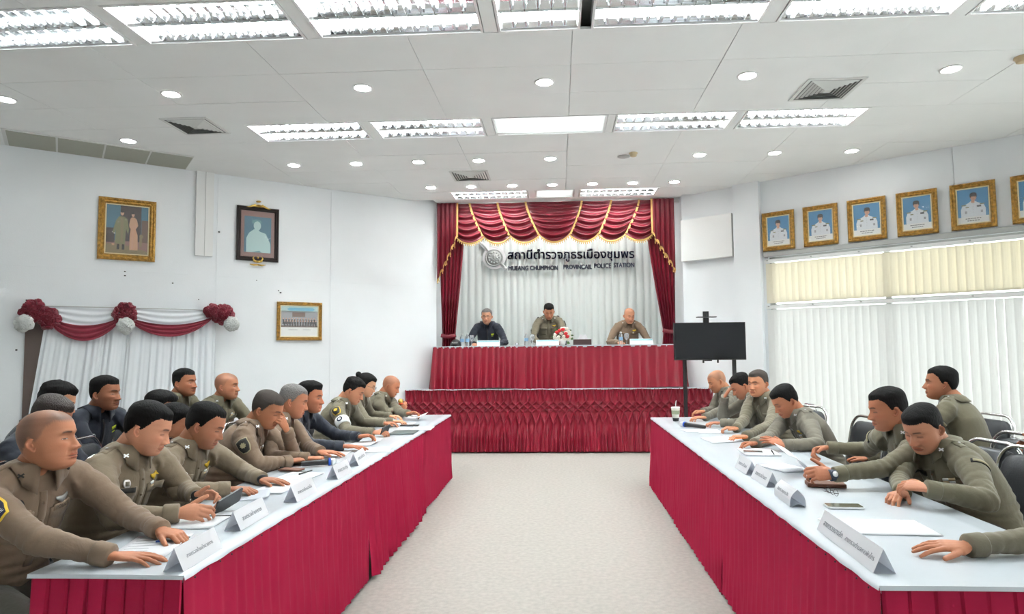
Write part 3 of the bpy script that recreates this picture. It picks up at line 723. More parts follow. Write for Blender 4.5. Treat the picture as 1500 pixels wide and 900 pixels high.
# ------------------------------------------------ side tables
TH = .75
def table_unit(side, y0, y1, x0, x1, label, near=False, far=False):
    r = thing('conference_table', ((x0 + x1) / 2, (y0 + y1) / 2, 0), label, 'table', 'skirted conference tables along the %s side' % ('left' if side < 0 else 'right'))
    G().box(((x0 + x1) / 2, (y0 + y1) / 2, TH - .0165), (x1 - x0 - .01, y1 - y0 - .004, .025)).build('tabletop', M_WHITE, r)
    for x in (x0 + .07, x1 - .07):
        for y in (y0 + .12, y1 - .12): G().tube([(x, y, 0), (x, y, TH - .03)], .014, 8).build('leg', M_CHROME, r)
    return r
def row(side, x_in, x_out, ys, splits):
    lo, hi = min(x_in, x_out), max(x_in, x_out); nm = 'left' if side < 0 else 'right'
    tabs = []
    for k, (a, b) in enumerate(zip(ys, ys[1:])):
        tabs.append(table_unit(side, a, b, lo, hi, ['nearest', 'middle', 'farthest'][k] + ' skirted conference table in the %s row' % nm))
    # skirt sections along the aisle edge
    xi = x_in - side * .004
    for k, (a, b, pitch, amp, fl, wob) in enumerate(splits):
        P = pleats([(xi, a), (xi, b)], .018, TH - .010, pitch, amp, 31 + k + (50 if side > 0 else 0), fl, nout=(1 if side < 0 else -1), wob=wob)
        ti = min(range(len(tabs)), key=lambda q: abs((ys[q] + ys[q + 1]) / 2 - (a + b) / 2))
        G().grid(P).build('pleated_skirt', M_SKIRT, tabs[ti], True)
    # near end skirt: broad box pleats
    w = hi - lo; n = 8 if side < 0 else int(w / .075); pw = w / n; yb = ys[0]
    prof = []
    for i in range(n):
        a = lo + i * pw; prof += [(a + .001, 0), (a + .010, -.016), (a + pw * .5, -.020), (a + pw - .004, -.024), (a + pw - .001, -.004)]
    rs = np.random.RandomState(9); P = np.zeros((9, len(prof), 3))
    for j in range(9):
        t = 1 - j / 8
        for i, (x, d) in enumerate(prof):
            sw = .008 * math.sin(x * 23 + 1) * t
            P[j, i] = (x + .010 * t * math.sin(i * 1.7), yb - .004 + d * (.35 + 1.5 * t) - .025 * t + sw, .018 + (TH - .028) * (1 - t))
    G().grid(P).build('pleated_skirt', M_SKIRT, tabs[0], False)
    P = pleats([(lo, ys[-1] + .003), (hi, ys[-1] + .003)], .018, TH - .010, .085, .02, 77, .02, nout=-1, wob=.1)
    G().grid(P).build('pleated_skirt', M_SKIRT, tabs[-1], True)
    # pins that hold the skirt
    me = None
    for k in range(int((ys[-1] - ys[0]) / .085)):
        y = ys[0] + .04 + k * .085
        if me is None: me = G().ball((0, 0, 0), (.003, .003, .004), 6, 4).mesh('skirt_pin', M_BLACK)
        t = tabs[min(len(tabs) - 1, int((y - ys[0]) / ((ys[-1] - ys[0]) / len(tabs))))]
        link('skirt_pin', me, t, (xi - side * .014 * 1 - t.location.x, y - t.location.y, TH - .022))
    # white cover with a slightly rippled lip
    ny = 110; yy = np.linspace(ys[0] - .012, ys[-1] + .012, ny); xs = [lo - .012] + list(np.linspace(lo - .008, hi + .008, 8)) + [hi + .012]
    P = np.zeros((len(xs), ny, 3))
    for i, x in enumerate(xs):
        for j, y in enumerate(yy):
            e = 1 if i in (0, len(xs) - 1) else 0
            P[i, j] = (x + e * (1 if i else -1) * .0015 * math.sin(y * 37), y, TH + .001 + (0 if not e else -.016 - .0015 * math.sin(y * 29)) + (0 if e else .0006 * math.sin(y * 13 + x * 9)))
    g = G(); g.grid(P)
    for j in (0, ny - 1):
        e = P[1:-1, j]; e2 = e + np.array([0, (-.002 if j == 0 else .002), -.014]); g.grid(np.array([e, e2]))
    o = g.build('table_cover', M_COVER, None, True, loc=((lo + hi) / 2, (ys[0] + ys[-1]) / 2, TH))
    tag(o, 'glossy white plastic cover along the %s table row' % nm, 'tablecloth')
row(-1, -1.287, -1.825, [2.21, 4.03, 5.85, 7.67], [(2.205, 4.30, .085, .010, .030, .10), (4.30, 5.72, .110, .036, .045, .30), (5.70, 6.10, .10, .030, .030, .2), (6.09, 7.675, .085, .008, .018, .05)])
row(1, 1.004, 1.80, [2.17, 3.90, 5.60, 7.26], [(2.165, 4.1, .085, .010, .030, .10), (4.1, 5.75, .080, .010, .035, .12), (5.74, 7.265, .085, .009, .030, .10)])

# ------------------------------------------------ television on a stand
root = thing('television_stand', (1.93, 8.42, 0), 'black wheeled television stand right of the stage', 'stand')
a = aY(987, 474, 8.3); b = aY(1092, 473, 8.3); zt_, zb_ = 1.825, 1.352
cx_ = (a[0] + b[0]) / 2; wd = b[0] - a[0]
for x in (cx_ - .30, cx_ + .32): G().box((x, 8.42, .80), (.045, .03, 1.52)).build('post', M_BLACK, root)
for x in (cx_ - .30, cx_ + .32):
    G().box((x, 8.38, .075), (.05, .62, .03)).build('foot', M_BLACK, root)
    for y in (8.10, 8.66): G().lathe([(.028, -.012), (.028, .012)], (x, y, .03), 14, rot=frame3((0, 1, 0), (0, 0, 1), (1, 0, 0))).build('caster', M_BLACK, root, True)
G().box((cx_, 8.42, .62), (.62, .025, .03)).build('crossbar', M_BLACK, root)
G().box((cx_, 8.40, 1.58), (.62, .02, .20)).build('mount_plate', M_BLACK, root)
G().box((cx_ - .02, 8.41, 1.86), (.07, .03, .22)).build('camera_post', M_BLACK, root)
G().box((cx_ - .02, 8.38, 1.895), (.24, .10, .012)).build('camera_shelf', M_BLACK, root)
G().lathe([(.012, 0), (.012, .03), (.007, .045)], (cx_ - .02, 8.40, 1.90), 10).build('bolt', M_BLACK, root)
tv = thing('television', (cx_, 8.33, zb_), 'flat black television switched off, on the stand by the stage', 'television')
g = G(); g.box((cx_, 8.335, (zt_ + zb_) / 2), (wd, .045, zt_ - zb_)); g.build('casing', M_BLACK, tv)
G().box((cx_, 8.311, (zt_ + zb_) / 2 + .004), (wd - .016, .004, zt_ - zb_ - .022)).build('screen', M_BLACKG, tv)
for x in (-.08, .10): G().box((cx_ + x, 8.345, zb_ - .018), (.02, .02, .036)).build('cable_hook', M_BLACK, tv)
G().box((cx_ - .02, 8.345, zb_ - .006), (.09, .03, .012)).build('sensor_box', M_BLACK, tv)
# ================================================================== people
SKIN = {'tan': S(181, 128, 98), 'brown': S(160, 108, 80), 'fair': S(202, 154, 126), 'deep': S(140, 92, 68)}
M_SKIN = mat('skin', (0.5, 0.3, 0.2), 0.52, attr='tint', bump=0.06, bscale=220, spec=.35)
M_HAIR = mat('black_hair', (0.008, 0.0075, 0.0075), 0.72, spec=.12, bump=0.45, bscale=130, stretch=(1, 1, .35))
M_HAIRB = mat('dark_brown_hair', (0.026, 0.014, 0.011), 0.6, bump=0.9, bscale=150)
M_HAIRG = mat('greying_hair', (0.16, 0.15, 0.145), 0.6, bump=0.9, bscale=150)
M_STUB = mat('cropped_stubble', (0.045, 0.034, 0.028), 0.85, bump=0.7, bscale=400)
def cloth(name, c): return mat(name, c, 0.85, bump=0.12, bscale=400, bump2=(0.30, 11), sheen=0.15, var=0.05, vscale=8)
M_OLIVE = cloth('olive_uniform_cloth', S(112, 105, 87))
M_OLIVEB = cloth('brown_olive_uniform_cloth', S(122, 108, 88))
M_BROWN = cloth('brown_uniform_cloth', S(122, 101, 82))
M_GREYO = cloth('grey_olive_uniform_cloth', S(110, 104, 91))
M_OLIVED = cloth('green_olive_uniform_cloth', S(103, 97, 77))
M_NAVY = cloth('navy_jacket_cloth', S(26, 32, 46))
M_TROU = cloth('dark_trouser_cloth', S(62, 58, 50))
M_SHOE = mat('black_shoe_leather', (0.012, 0.011, 0.011), 0.25)
M_SILVER = mat('silver_pin', (0.8, 0.8, 0.8), 0.3, metal=0.8)
M_YEL = mat('yellow_badge', S(214, 178, 46), 0.45, metal=0.3)
M_DKPATCH = mat('dark_patch', S(44, 44, 42), 0.8)
M_NAVYP = mat('navy_patch', S(24, 34, 60), 0.8)
M_WHT = mat('white_cloth_print', S(228, 230, 228), 0.8)
M_LIME = mat('lime_print', S(196, 208, 52), 0.7)
M_TAGC = mat('brown_tag_cloth', S(138, 116, 96), 0.85)
M_OLTH = mat('olive_thread', S(150, 142, 112), 0.8)
M_BLUEP = mat('blue_plastic', S(32, 84, 190), 0.35)
M_WATCH = mat('blue_rubber', S(36, 46, 66), 0.5)
M_LENS = mat('clear_lens', (0.9, 0.95, 0.97), 0.03, trans=0.9, ior=1.2)

def smooth1(a, k):
    for _ in range(k): a = np.concatenate([[a[0]], (a[:-2] + 2 * a[1:-1] + a[2:]) / 4, [a[-1]]])
    return a
_z = [-.121, -.117, -.108, -.095, -.080, -.060, -.040, -.020, 0, .020, .045, .070, .090, .104, .114, .120]
_f = [.052, .066, .080, .087, .088, .089, .089, .089, .088, .0925, .091, .084, .070, .050, .026, .004]
_b = [.014, .000, -.016, -.038, -.062, -.078, -.088, -.098, -.105, -.109, -.109, -.104, -.092, -.076, -.056, -.034]
_w = [.018, .029, .040, .051, .059, .066, .0705, .0735, .0755, .0770, .0770, .0725, .0620, .0480, .0310, .0140]
ZD = np.linspace(-.121, .120, 400)
FD, BD, WD = [smooth1(np.interp(ZD, _z, a), 60) for a in (_f, _b, _w)]
def gs(x, c, s): return np.exp(-((x - c) / s) ** 2 / 2)
def sstep(a, b, x): t = np.clip((x - a) / (b - a), 0, 1); return t * t * (3 - 2 * t)

def head_grid(na, q, p):
    zz = np.concatenate([np.linspace(-.1205, -.100, int(9 * q)), np.linspace(-.098, .034, int(58 * q)), np.linspace(.038, .1195, int(22 * q))])
    t = np.linspace(-PI, PI, na, endpoint=False); ph = t - .52 * np.sin(t)
    f, b, w = [np.interp(zz, ZD, a) for a in (FD, BD, WD)]
    w = w * p.get('wide', 1.0) * (1 + (p.get('jaw', 1.0) - 1) * sstep(-.01, -.08, zz))
    yc = np.interp(zz, [-.121, -.09, -.05, .12], [.030, .02, -.008, -.015])
    c, s = np.cos(ph), np.sin(ph)
    e = np.where(c > 0, .86, .94)
    X = w[:, None] * (np.sign(s) * np.abs(s) ** .9)[None]
    Y = yc[:, None] + np.where(c[None] > 0, (f - yc)[:, None], (yc - b)[:, None]) * (np.sign(c) * np.abs(c) ** e)[None]
    Z = np.repeat(zz[:, None], na, 1)
    front = sstep(-.0, .055, Y); ax = np.abs(X); D = np.zeros_like(X)
    D += -.0140 * gs(ax, .030, .0145) * gs(Z, .005, .0110)                      # sockets
    D += .0080 * gs(ax, .031, .0100) * gs(Z, .0010, .0058)                      # lids
    D += p.get('brow', 1) * .0056 * gs(ax, .030, .020) * gs(Z, .0235, .0062) + .003 * gs(X, 0, .012) * gs(Z, .020, .010)
    nb = np.interp(Z, [-.052, -.047, -.038, -.005, .010, .024], [0, .013, .0262, .0110, .0040, 0])
    nw = np.interp(Z, [-.05, -.036, 0, .02], [.0105, .0100, .0065, .008])
    D += p.get('nose', 1) * nb * np.exp(-(X / nw) ** 2 / 2)
    D += p.get('nose', 1) * .0130 * gs(ax, .0148, .0050) * gs(Z, -.0405, .0056)  # alae
    D += .0035 * gs(X, 0, .022) * gs(Z, -.068, .016)                            # muzzle
    D += .0052 * gs(ax, .0, .017) * gs(Z, -.0655, .0036) + .0058 * gs(ax, 0, .0145) * gs(Z, -.0765, .0038)
    D += -.0035 * gs(ax, 0, .020) * gs(Z, -.0712, .0016) - .0022 * gs(X, 0, .004) * gs(Z, -.058, .005)
    D += -.0035 * gs(ax, 0, .016) * gs(Z, -.0865, .0045) + .0040 * gs(ax, 0, .017) * gs(Z, -.103, .010)
    D += p.get('cheek', 1) * .0050 * gs(ax, .046, .016) * gs(Z, -.022, .015)
    D += -.0038 * np.exp(-((ax - (.021 - (Z + .045) * .35)) / .0045) ** 2 / 2) * gs(Z, -.058, .014)  # nasolabial fold
    D += -.0020 * gs(ax, .031, .014) * gs(Z, -.0105, .0035)                      # bag under the eye
    if p.get('mouth') == 'frown': pass
    Y = Y + D * front
    X = X + np.sign(X) * p.get('cheek', 1) * .0035 * gs(Z, -.045, .03) * sstep(.0, .03, Y)
    X = X - np.sign(X) * .004 * gs(Z, .03, .02) * gs(Y, .055, .03)                # temples
    fold = 0
    # colours
    base = np.array(p['skin']) * np.array([1.04, .94, .84]); C = np.ones(X.shape + (3,)) * base
    rs = np.random.RandomState(p.get('seed', 1)); ph3 = rs.rand(8, 3) * 60 - 30; o3 = rs.rand(8) * 6
    mot = sum(np.sin(X * k[0] * 2 + Y * k[1] * 2 + Z * k[2] * 2 + o) for k, o in zip(ph3, o3)) / 8
    C *= (1 + .10 * mot)[..., None]
    def mix(m, col): 
        nonlocal C
        C = C * (1 - m[..., None]) + np.array(col) * m[..., None]
    fr = (Y > .03) * 1.0
    mix(.35 * fr * (gs(ax, .042, .016) * gs(Z, -.025, .014) + gs(X, 0, .014) * gs(Z, -.036, .01)).clip(0, 1), base * np.array([1.10, .78, .72]))
    lipm = fr * (ax < .0265 - np.abs(Z + .0705) * 1.0) * sstep(.0135, .009, np.abs(Z + .0710 - 0))
    mix(.75 * lipm, base * np.array([.82, .52, .50]))
    mix(.85 * fr * sstep(.027, .023, ax) * gs(Z, -.0712 + (.0 if not p.get('frown') else -.0), .0013), base * .22)
    bz = .0215 + .0035 * gs(ax, .034, .012) - .10 * np.clip(ax - .040, 0, 1)
    brm = fr * sstep(.011, .015, ax) * sstep(.051, .045, ax) * gs(Z, bz, .0030)
    mix(p.get('browd', .9) * brm, p.get('browc', (.018, .012, .010)))
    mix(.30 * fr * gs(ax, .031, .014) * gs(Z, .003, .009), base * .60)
    op = p.get('eye', .35)      # openness
    eh = .0006 + .0034 * op; ez = -.0012 - .0022 * (1 - op); ex = (ax - .0310) / .0135
    inside = fr * (np.abs(ex) < 1) * (np.abs(Z - ez) < eh * np.sqrt(np.clip(1 - ex ** 2, 0, 1)))
    if op > .25:
        mix(.9 * inside, (.62, .58, .55)); gx = p.get('gaze', 0) * .004
        mix(.97 * fr * (inside > 0) * (((X - np.sign(X) * .031 - gx) / .0052) ** 2 + ((Z - ez) / .0055) ** 2 < 1), (.02, .012, .010))
    up = ez + eh * np.sqrt(np.clip(1 - ex ** 2, 0, 1))
    mix(.88 * fr * (np.abs(ex) < 1.08) * gs(Z, up, .0012), (.02, .014, .012))
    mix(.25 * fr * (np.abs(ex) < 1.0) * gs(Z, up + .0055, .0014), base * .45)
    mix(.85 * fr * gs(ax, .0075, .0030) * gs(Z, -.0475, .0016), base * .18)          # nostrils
    if p.get('beard'): mix(p['beard'] * fr * sstep(-.045, -.06, Z) * (1 - .7 * lipm), (.05, .045, .042))
    if p.get('mous'): mix(p['mous'] * fr * sstep(.026, .020, ax) * gs(Z, -.0580, .0038), (.03, .025, .022))
    # scalp mask
    phi = np.abs(np.arctan2(X, Y + .015)) * 180 / PI
    rec = p.get('recede', 0)
    hl = np.interp(phi, [0, 22, 40, 58, 72, 84, 100, 112, 130, 180], [.064 + rec, .066 + rec, .070 + rec * 1.3, .050, .012, -.004, .018, -.010, -.040, -.050])
    hl = hl + .002 * np.sin(phi * 1.3) + .0015 * np.sin(phi * 3.1 + 1)
    M = Z - hl
    st = p.get('stub', .0)
    mix(st * sstep(-.006, .012, M) * np.clip(.80 + .18 * np.sin(phi / 14) * 1, 0, 1) * (1 - p.get('thin', 0) * sstep(.085, .115, Z)), p.get('stubc', (.055, .040, .033)))
    return X, Y, Z, C, M, phi

def rings_faces(nr, na, off=0, closed=True):
    return [(i * na + k + off, i * na + (k + 1) % na + off, (i + 1) * na + (k + 1) % na + off, (i + 1) * na + k + off) for i in range(nr - 1) for k in range(na)]

def make_head(p, q):
    na = int(116 * q) // 2 * 2
    X, Y, Z, C, M, phi = head_grid(na, q, p)
    nr = X.shape[0]; V = np.stack([X, Y, Z], -1).reshape(-1, 3); Cc = C.reshape(-1, 3)
    F = rings_faces(nr, na)
    nb = len(V); V = np.concatenate([V, [[0, .034, -.1215]], [[0, -.015, .1205]]]); Cc = np.concatenate([Cc, [Cc[0]], [Cc[nb - 1]]])
    F += [(nb, (k + 1) % na, k) for k in range(na)] + [(nb + 1, (nr - 1) * na + k, (nr - 1) * na + (k + 1) % na) for k in range(na)]
    # ears
    for s in (-1, 1):
        n, m = (18, 7) if q > .6 else (12, 5); P = []
        for i in range(m):
            r = i / (m - 1)
            for k in range(n):
                a = 2 * PI * k / n
                oy = math.cos(a) * .0170 * r * (1 - .18 * math.sin(a) * -1); oz = math.sin(a) * .0310 * r * (1 if math.sin(a) > 0 else .92)
                if math.sin(a) < -.4: oy *= .72
                h = .0090 + .0050 * math.exp(-((r - .80) / .13) ** 2) - .0045 * math.exp(-((r - .38) / .22) ** 2) - (.010 if r > .98 else 0) + .002 * math.exp(-((r - .5) / .08) ** 2) * (math.sin(a) > 0)
                lat = h + .018 * (-(oy) / .017) * .8     # rear edge stands off the head
                P.append((s * (.0690 * p.get('wide', 1) + lat), oy - .013 - .10 * 0 + oz * -.12, oz - .012))
        P = np.array(P); o = len(V); V = np.concatenate([V, P])
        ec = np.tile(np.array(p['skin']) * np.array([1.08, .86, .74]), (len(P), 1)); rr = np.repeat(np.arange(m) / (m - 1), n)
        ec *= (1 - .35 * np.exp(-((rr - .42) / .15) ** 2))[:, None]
        Cc = np.concatenate([Cc, ec]); F += rings_faces(m, n, o)
        F += [tuple(o + k for k in range(n))]
        back = P[-n:].copy(); back[:, 0] -= s * .016; back = back * 1; V = np.concatenate([V, back]); Cc = np.concatenate([Cc, ec[-n:]])
        F += [(o + (m - 1) * n + k, o + (m - 1) * n + (k + 1) % n, o + m * n + (k + 1) % n, o + m * n + k) for k in range(n)]
    # hair shell
    H = None; th = p.get('hair')
    if th:
        tt, ts = th        # thickness on top / at the sides
        tb = np.where(M > 0, ts + (tt - ts) * sstep(.045, .095, Z) , 0)
        k = sstep(-.001, p.get('hedge', .026), M); tuck = -.004 * (M < -.0005)
        rs = np.random.RandomState(p.get('seed', 1) + 7)
        no = sum(np.sin(phi / rs.uniform(4, 12) + Z * rs.uniform(80, 260) + X * rs.uniform(-200, 200) + rs.rand() * 6) for _ in range(6)) / 6
        d = tb * k * (1 + p.get('messy', .12) * no) + tuck
        cx, cy, cz = 0, -.015, -.0 + 0 * Z
        N = np.stack([X - cx, Y - cy, (Z - .02) * 1.05], -1); N /= np.linalg.norm(N, axis=-1, keepdims=True)
        HV = np.stack([X, Y, Z], -1) + N * d[..., None]
        if p.get('quiff'): HV[..., 1] += p['quiff'] * gs(phi, 0, 40) * sstep(.07, .10, Z); HV[..., 2] += p['quiff'] * .6 * gs(phi, 0, 30) * sstep(.06, .09, Z)
        keep = M > -.006
        idx = -np.ones(X.shape, int); idx[keep] = np.arange(keep.sum()); HVv = HV[keep]
        HF = []
        I = idx
        for i in range(nr - 1):
            for kk in range(na):
                a = (I[i, kk], I[i, (kk + 1) % na], I[i + 1, (kk + 1) % na], I[i + 1, kk])
                if min(a) >= 0: HF.append(a)
        o = len(HVv); HVv = np.concatenate([HVv, [[0, -.015, .1205 + tt]]])
        HF += [(o, I[nr - 1, kk], I[nr - 1, (kk + 1) % na]) for kk in range(na)]
        H = (HVv, HF)
    return V, F, Cc, H

def remesh(g, voxel, it=3, fac=.5):
    me = g.mesh('tmp', M_SKIN, False, fix=True); o = bpy.data.objects.new('tmp', me); TMP.collection.objects.link(o)
    r = o.modifiers.new('r', 'REMESH'); r.mode = 'VOXEL'; r.voxel_size = voxel; r.adaptivity = 0
    if it: s = o.modifiers.new('s', 'SMOOTH'); s.factor = fac; s.iterations = it
    vl = TMP.view_layers[0]; vl.update(); m = bpy.data.meshes.new_from_object(o.evaluated_get(vl.depsgraph))
    V = np.empty(len(m.vertices) * 3); m.vertices.foreach_get('co', V); V = V.reshape(-1, 3)
    N = np.empty(len(m.vertices) * 3); m.vertices.foreach_get('normal', N); N = N.reshape(-1, 3)
    Lp = np.empty(len(m.loops), dtype=np.int32); m.loops.foreach_get('vertex_index', Lp)
    st = np.empty(len(m.polygons), dtype=np.int32); m.polygons.foreach_get('loop_start', st)
    F = np.split(Lp, st[1:]); F = [tuple(f.tolist()) for f in F]
    bpy.data.objects.remove(o); bpy.data.meshes.remove(me); bpy.data.meshes.remove(m)
    return V, F, N

HP = {   # hand poses: curl of the three joints (deg) per finger, spread, thumb (out, forward curl)
    'flat': ([(6, 12, 8), (4, 10, 8), (5, 12, 8), (8, 14, 10)], 7, (38, 10)),
    'relax': ([(22, 34, 20), (26, 38, 22), (30, 42, 24), (34, 44, 26)], 5, (36, 20)),
    'grip': ([(50, 62, 35), (54, 66, 36), (56, 68, 38), (58, 70, 40)], 2, (30, 40)),
    'hold': ([(30, 48, 26), (34, 50, 28), (38, 52, 30), (42, 54, 30)], 3, (46, 6)),
    'fist': ([(72, 85, 50), (74, 88, 52), (76, 88, 52), (78, 88, 52)], 1, (26, 60)),
    'clasp': ([(40, 40, 20), (42, 42, 22), (44, 44, 24), (46, 46, 26)], 2, (30, 20))}
def hand_parts(g, W, d, n, side, pose, sc=1.0):
    """W wrist, d finger direction, n back-of-hand normal, side=+1: thumb towards d x n"""
    d = nrm(d); n = nrm(n - d * np.dot(n, d)); t = np.cross(d, n) * side      # towards the thumb
    W = np.array(W, float); fc, spread, (to, tf) = HP[pose]
    P = lambda a, b, c: W + (d * a + t * b + n * c) * sc
    ra = lambda a, b: (a * sc, b * sc)
    g.tube([P(-.015, 0, 0), P(.005, 0, 0), P(.025, .002, 0), P(.055, .002, .001), P(.078, .0, .001), P(.092, -.002, 0)],
           [ra(.013, .025), ra(.0135, .027), ra(.0150, .033), ra(.0145, .0405), ra(.0130, .0415), ra(.008, .034)], 14, flat=n)
    g.tube([P(.006, .018, -.004), P(.030, .030, -.007), P(.050, .034, -.006)], [.013 * sc, .0155 * sc, .011 * sc], 10)
    lens = [(.042, .026, .021), (.046, .029, .022), (.042, .027, .022), (.033, .020, .019)]
    ys = [.0285, .0095, -.0095, -.0275]; x0 = [.086, .090, .086, .078]; rr = [.0093, .0096, .0090, .0080]
    for i in range(4):
        a = 0; p = P(x0[i] - .012, ys[i], .0005); sp = math.radians(spread * (1.5 - i)); dd = nrm(d * math.cos(sp) + t * math.sin(sp))
        pts = [p, P(x0[i], ys[i], .0015)]; rad = [rr[i] * 1.0 * sc, rr[i] * 1.1 * sc]; q = pts[-1]
        for k in range(3):
            a += math.radians(fc[i][k]); v = dd * math.cos(a) - n * math.sin(a)
            mid = q + v * lens[i][k] * sc * .5; end = q + v * lens[i][k] * sc
            pts += [mid, end]; r = rr[i] * (1 - .09 * k) * sc; rad += [r * .93, r * (.99 if k < 2 else .78)]; q = end
        pts.append(q + v * .004 * sc); rad.append(rr[i] * .4 * sc)
        g.tube(pts, rad, 9, flat=n)
    a = math.radians(to); v = d * math.cos(a) + t * math.sin(a); q = P(.030, .028, -.006); pts = [P(.012, .018, -.005), q]; rad = [.012 * sc, .0125 * sc]
    for k, L in enumerate((.036, .030, .024)):
        b = math.radians(tf * (k + 0.5) / 1.5); vv = nrm(v * math.cos(b * .7) + d * .25 * k - n * math.sin(b * .6))
        q = q + vv * L * sc; pts.append(q); rad.append((.0112, .0102, .0085)[k] * sc)
    pts.append(q + vv * .004 * sc); rad.append(.004 * sc); g.tube(pts, rad, 9)

def patch(bvh, O, D, U, V, w, h, off=.003, t=.003, nu=5, nv=5, shape=None, rot=0, minhit=True):
    """grid draped on the shirt: rays from O + aU + bV along D"""
    O, D, U, V = [np.array(a, float) for a in (O, D, U, V)]; D = nrm(D)
    if rot: c, s = math.cos(rot), math.sin(rot); U, V = U * c + V * s, V * c - U * s
    P = np.zeros((nv, nu, 3)); last = None; N = -D
    hits = []
    for j in range(nv):
        for i in range(nu):
            a = (i / (nu - 1) - .5) * w; b = (j / (nv - 1) - .5) * h
            if shape: a, b = shape(i / (nu - 1) - .5, j / (nv - 1) - .5, w, h)
            o = O + U * a + V * b
            r = bvh.ray_cast(Vector(o), Vector(D))
            P[j, i] = o; hits.append(r[3] if r[0] is not None else np.nan)
    hits = np.array(hits).reshape(nv, nu)
    if np.isnan(hits).all(): return None
    med = np.nanmedian(hits); hits = np.where(np.isnan(hits) | (np.abs(hits - med) > .06), med, hits)
    P = P + D * (hits - off)[..., None]
    return P, N
def put_patch(res, name, m, parent, t=.003, label=None):
    if res is None: return None
    P, N = res; o = G().sheet(P, N, t + .002).build(name, m, parent, True)
    if label: o['label'] = label
    return o
def text_patch(bvh, s, O, D, U, V, w, m, parent, off=.007, name='lettering', h=None):
    O, D, U, V = [np.array(a, float) for a in (O, D, U, V)]; D = nrm(D)
    Vt, F = text_mesh(s, 1.0, 0.0)
    if not len(Vt): return
    sc = w / np.ptp(Vt[:, 0]); out = []; med = bvh.ray_cast(Vector(O), Vector(D))[3]
    if med is None: return
    for v in Vt:
        o = O + U * v[0] * sc + V * v[1] * (h / np.ptp(Vt[:, 1]) if h else sc)
        r = bvh.ray_cast(Vector(o), Vector(D)); t = r[3] if r[0] is not None and abs(r[3] - med) < .05 else med
        out.append(o + D * (t - off))
    return G().add(out, F).build(name, m, parent, fix=False)

